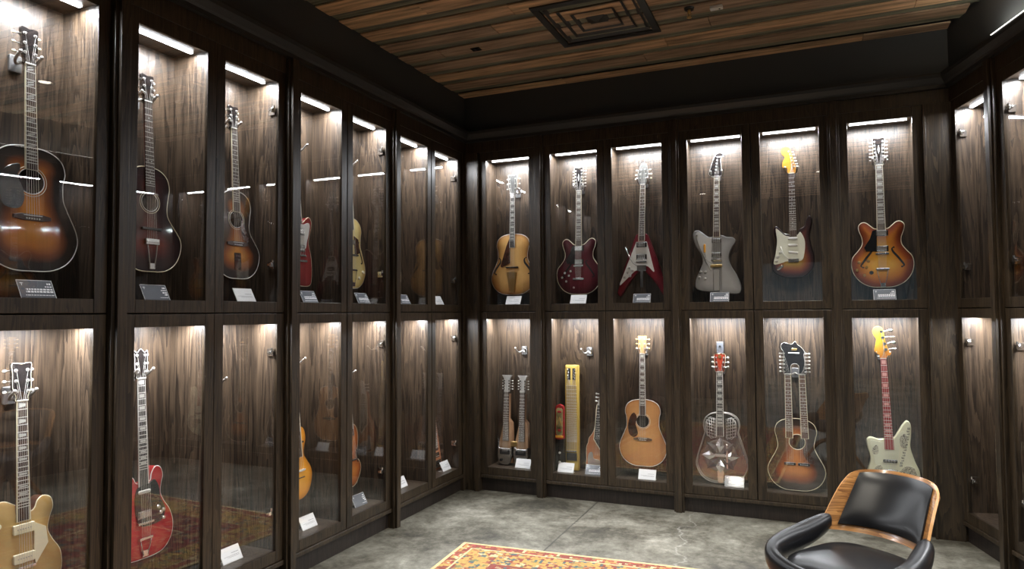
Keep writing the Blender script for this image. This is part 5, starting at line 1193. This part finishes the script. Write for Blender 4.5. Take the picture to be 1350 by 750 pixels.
# glowing line along the crown of the right wall
o = MB(); o.box(-.9, .9, -.084, -.080, 3.266, 3.269)
o = o.build('cove_light', emis('cove_glow', (1, .96, .88), 4), None); place(o, 'r', 1.62 + .0); cl_ = bpy.data.lights.new('ceiling_fill', 'AREA'); cl_.shape = 'RECTANGLE'; cl_.size = 1.8; cl_.size_y = .02; cl_.energy = 9; cl_.color = (1, .90, .74)
cq = bpy.data.objects.new('ceiling_fill_up', cl_); C.objects.link(cq); cq.parent = o; cq.location = (0, -.082, 3.272); cq.rotation_euler = (PI, 0, 0)  # added uplight above the strip, brightens the plank ceiling
tag(o, 'thin glowing line of light along the crown moulding of the right wall', 'light strip')

# ------------------------------------------------------------------ rug
def rug_mat():
    m, nt, b_ = newmat('kilim_wool'); tc = nd(nt, 'ShaderNodeTexCoord'); sp = nd(nt, 'ShaderNodeSeparateXYZ'); nt.links.new(tc.outputs['Object'], sp.inputs[0])
    W, L = 1.96, 3.20; x = sp.outputs[0]; y = math_n(nt, 'MULTIPLY', sp.outputs[1], -1)
    # distance to the nearest side
    d = math_n(nt, 'MINIMUM', math_n(nt, 'MINIMUM', x, math_n(nt, 'SUBTRACT', W, x)), math_n(nt, 'MINIMUM', y, math_n(nt, 'SUBTRACT', L, y)))
    # woven steps: snap coordinates
    q = nd(nt, 'ShaderNodeVectorMath', operation='SNAP'); nt.links.new(tc.outputs['Object'], q.inputs[0]); q.inputs[1].default_value = (.018, .008, 1)
    n0 = nd(nt, 'ShaderNodeTexNoise'); n0.inputs['Scale'].default_value = 7; n0.inputs['Detail'].default_value = 2; nt.links.new(q.outputs[0], n0.inputs['Vector'])
    v = nd(nt, 'ShaderNodeTexVoronoi', distance='MANHATTAN'); v.inputs['Scale'].default_value = 12; v.inputs['Randomness'].default_value = .55; nt.links.new(q.outputs[0], v.inputs['Vector'])
    v2 = nd(nt, 'ShaderNodeTexVoronoi', distance='MANHATTAN'); v2.inputs['Scale'].default_value = 34; v2.inputs['Randomness'].default_value = .8; nt.links.new(q.outputs[0], v2.inputs['Vector'])
    s1 = nd(nt, 'ShaderNodeSeparateColor'); nt.links.new(v.outputs['Color'], s1.inputs[0]); s2 = nd(nt, 'ShaderNodeSeparateColor'); nt.links.new(v2.outputs['Color'], s2.inputs[0])
    Y = (.38, .24, .070); Rd = (.20, .050, .036); T = (.07, .10, .10); Cc = (.50, .40, .22); O = (.32, .13, .055); G = (.16, .16, .07)
    # yellow ground with coloured motifs
    fieldY = ramp(nt, [(0, Y), (.50, Y), (.52, Rd), (.68, O), (.80, T), (.90, G), (.95, Cc)], 'CONSTANT'); nt.links.new(s2.outputs[0], fieldY.inputs[0])
    motif = ramp(nt, [(0, T), (.16, Cc), (.22, Rd), (.30, (0, 0, 0))], 'CONSTANT'); nt.links.new(v.outputs['Distance'], motif.inputs[0])
    mk = math_n(nt, 'MULTIPLY', math_n(nt, 'LESS_THAN', v.outputs['Distance'], .30), math_n(nt, 'GREATER_THAN', s1.outputs[1], .5))
    mx = nd(nt, 'ShaderNodeMixRGB'); nt.links.new(mk, mx.inputs[0]); nt.links.new(fieldY.outputs[0], mx.inputs[1]); nt.links.new(motif.outputs[0], mx.inputs[2])
    fieldR = ramp(nt, [(0, (.20, .035, .03)), (.40, (.15, .03, .03)), (.60, (.30, .20, .09)), (.75, T), (.85, (.30, .14, .07)), (.93, (.35, .27, .16))], 'CONSTANT'); nt.links.new(s2.outputs[1], fieldR.inputs[0])
    mr = nd(nt, 'ShaderNodeMixRGB'); nt.links.new(mk, mr.inputs[0]); nt.links.new(fieldR.outputs[0], mr.inputs[1]); nt.links.new(motif.outputs[0], mr.inputs[2])
    bandR = ramp(nt, [(0, Rd), (.30, O), (.42, Cc), (.52, (.30, .06, .05)), (.72, Y), (.86, G), (.92, Rd)], 'CONSTANT'); nt.links.new(s2.outputs[2], bandR.inputs[0])
    def mixat(lo, a, b):
        k = nd(nt, 'ShaderNodeMixRGB'); nt.links.new(math_n(nt, 'GREATER_THAN', d, lo), k.inputs[0]); nt.links.new(a, k.inputs[1])
        if isinstance(b, tuple): k.inputs[2].default_value = (*b, 1)
        else: nt.links.new(b, k.inputs[2])
        return k.outputs[0]
    base = nd(nt, 'ShaderNodeRGB'); base.outputs[0].default_value = (.55, .42, .22, 1)
    c = mixat(.025, base.outputs[0], bandR.outputs[0]); c = mixat(.095, c, Cc); c = mixat(.108, c, mx.outputs[0]); c = mixat(.33, c, Rd); c = mixat(.36, c, fieldR.outputs[0]) 
    c = mixat(.62, c, Cc); c = mixat(.635, c, mr.outputs[0])
    hs = nd(nt, 'ShaderNodeHueSaturation'); nt.links.new(c, hs.inputs['Color']); nf = nd(nt, 'ShaderNodeTexNoise'); nf.inputs['Scale'].default_value = 60; nf.inputs['Detail'].default_value = 3; nt.links.new(tc.outputs['Object'], nf.inputs['Vector'])
    nt.links.new(math_n(nt, 'ADD', .6, math_n(nt, 'MULTIPLY', nf.outputs[0], .8)), hs.inputs['Value']); nt.links.new(hs.outputs[0], b_.inputs['Base Color']); b_.inputs['Roughness'].default_value = .95
    bp = nd(nt, 'ShaderNodeBump'); bp.inputs['Strength'].default_value = .5; bp.inputs['Distance'].default_value = .004; nt.links.new(nf.outputs[0], bp.inputs['Height']); nt.links.new(bp.outputs[0], b_.inputs['Normal'])
    return m
b = MB(); b.box(0, 1.96, -3.20, 0, 0, .009); o = b.build('rug', rug_mat(), None, loc=(-2.237, 4.331, 0), rz=math.radians(3.6), bevel=.003); tag(o, 'red and yellow patterned woven rug on the concrete floor', 'rug')

# ------------------------------------------------------------------ leather and plywood armchair
ch = thing('armchair', 'black leather armchair with a curved plywood backrest at the lower right of the room', 'chair', (.205, 3.60, 0), math.radians(-34))
# local: front = -y, x right, z up
M['ply'] = wood('walnut_ply', (.16, .062, .018), (.50, .24, .075), rough=.28, scale=(9, .8, .45), bump=.05, coat=.5)
nt_ = M['ply'].node_tree
for n_ in nt_.nodes:
    if n_.type == 'MAPPING': n_.inputs['Scale'].default_value = (n_.inputs['Scale'].default_value[2] * 2.0, n_.inputs['Scale'].default_value[1], n_.inputs['Scale'].default_value[0])
M['plyedge'] = plain('ply_edge', (.62, .30, .09), rough=.35, coat=.4, noise=.15)
def shell_pt(u, v, e=0):
    """u -1..1 across, v 0..1 up; e outward offset to the back"""
    hw = .250 - .030 * v; z = .520 + .280 * v - .018 * abs(u) ** 3 * v - .035 * abs(u) ** 9 * v ** 4
    th = u * 1.02
    x = math.sin(th) / math.sin(1.02) * hw; y = .165 + .195 * v - (1 - math.cos(th)) * .26
    nx, ny = math.sin(th) * .9, math.cos(th)
    return (x + nx * e, y + ny * e, z - e * .3)
def shell_mesh(b, us, vs_, e0, e1, m_face=0, m_edge=1, bulge=0):
    nu, nv = len(us), len(vs_); G = []
    for e in (e0, e1):
        for v in vs_:
            for u in us:
                uu = (u - us[0]) / (us[-1] - us[0]) * 2 - 1; vv = (v - vs_[0]) / (vs_[-1] - vs_[0]) * 2 - 1
                k = bulge * (1 - abs(uu) ** 5) * (1 - abs(vv) ** 5) if e == e0 else 0
                G.append(shell_pt(u, v, e - k))
    N_ = nu * nv; F = []
    f0 = [(j * nu + i, j * nu + i + 1, (j + 1) * nu + i + 1, (j + 1) * nu + i) for j in range(nv - 1) for i in range(nu - 1)]
    b.add(G, f0 + [tuple(N_ + q for q in f[::-1]) for f in f0], m_face, True)
    ring = [i for i in range(nu)] + [j * nu + nu - 1 for j in range(1, nv)] + [(nv - 1) * nu + i for i in range(nu - 2, -1, -1)] + [j * nu for j in range(nv - 2, 0, -1)]
    ed = [(ring[k], N_ + ring[k], N_ + ring[(k + 1) % len(ring)], ring[(k + 1) % len(ring)]) for k in range(len(ring))]
    b.add(G, ed, m_edge, False)
lin = lambda a, b_, n: [a + (b_ - a) * i / (n - 1) for i in range(n)]
b = MB(); shell_mesh(b, lin(-1, 1, 33), lin(0, 1, 9), 0, .013); b.build('backrest', [M['ply'], M['plyedge']], ch)
b = MB(); shell_mesh(b, lin(-.72, .80, 29), lin(.10, .95, 15), -.010, -.002, 0, 0, bulge=.020); b.build('back_pad', M['leather'], ch)
# bucket seat: cushion plus the padded arms that rise to the corners of the back
b = MB(); rows = []
def sq(r, z, bul=1.0, yo=0):
    out = []
    for k in range(40):
        a = 2 * PI * k / 40; c, s_ = math.cos(a), math.sin(a); p = 3.2
        rr = (abs(c) ** p + abs(s_) ** p) ** (-1 / p); out.append((r * rr * c * .96, yo + r * rr * s_ * 1.12, z))
    return out
prof = [(.02, .485), (.12, .484), (.19, .478), (.228, .460), (.240, .430), (.225, .395), (.15, .385), (.02, .385)]
rows = [sq(r, z, yo=-.10) for r, z in prof]; vs = [p for r in rows for p in r]; n = 40
b.add(vs, [(k * n + i, k * n + (i + 1) % n, (k + 1) * n + (i + 1) % n, (k + 1) * n + i) for k in range(len(rows) - 1) for i in range(n)] + [list(range(n))[::-1], list(range((len(rows) - 1) * n, len(rows) * n))], 0, True)
b.build('seat', M['leather'], ch)
for sg in (-1, 1):
    # path: from the lower corner of the backrest, forward and down, then round to the front of the seat
    K = [((.232, .105, .560), .024, .036), ((.245, .070, .550), .036, .050), ((.262, .0, .528), .042, .060), ((.280, -.10, .503), .042, .064), ((.280, -.21, .487), .040, .064), ((.258, -.305, .475), .036, .060), ((.20, -.358, .458), .032, .052), ((.10, -.378, .440), .028, .048), ((0, -.382, .435), .026, .046)]
    cen = spline([(k[0][0], k[0][1]) for k in K], 5, closed=False); zz = spline([(k[0][2], 0) for k in K], 5, closed=False); rw = spline([(k[1], k[2]) for k in K], 5, closed=False)
    vs = []; n = 14; L_ = len(cen)
    for i in range(L_):
        a = Vector(cen[max(0, i - 1)]); c = Vector(cen[min(L_ - 1, i + 1)]); t = (c - a).normalized(); nr = Vector((t.y, -t.x))
        for k in range(n):
            q = 2 * PI * k / n; w_, h_ = rw[i]; off = w_ * math.cos(q); zq = h_ * math.sin(q) * (1.25 if math.sin(q) < 0 else .8)
            vs.append((sg * (cen[i][0] + nr.x * off), cen[i][1] + nr.y * off, zz[i][0] + zq))
    fs = [(i * n + k, i * n + (k + 1) % n, (i + 1) * n + (k + 1) % n, (i + 1) * n + k) for i in range(L_ - 1) for k in range(n)] + [list(range(n))[::-1], list(range((L_ - 1) * n, L_ * n))]
    b = MB(); b.add(vs, fs, 0, True); b.build('armrest', M['leather'], ch)
b = MB(); b.cyl((0, -.02, .385), (0, -.02, .30), .025, n=14); b.build('swivel_post', M['steel'], ch)
b = MB(); b.cyl((0, -.02, .388), (0, -.02, .372), .12, n=24); b.build('seat_plate', M['steel'], ch)
for k in range(4):
    a = PI / 4 + k * PI / 2; b = MB(); u = Vector((math.cos(a), math.sin(a)))
    b.tube([(u.x * .02, -.02 + u.y * .02, .30), (u.x * .14, -.02 + u.y * .14, .24), (u.x * .30, -.02 + u.y * .30, .012)], [.024, .021, .013], n=10); b.build('leg', M['ply'], ch)
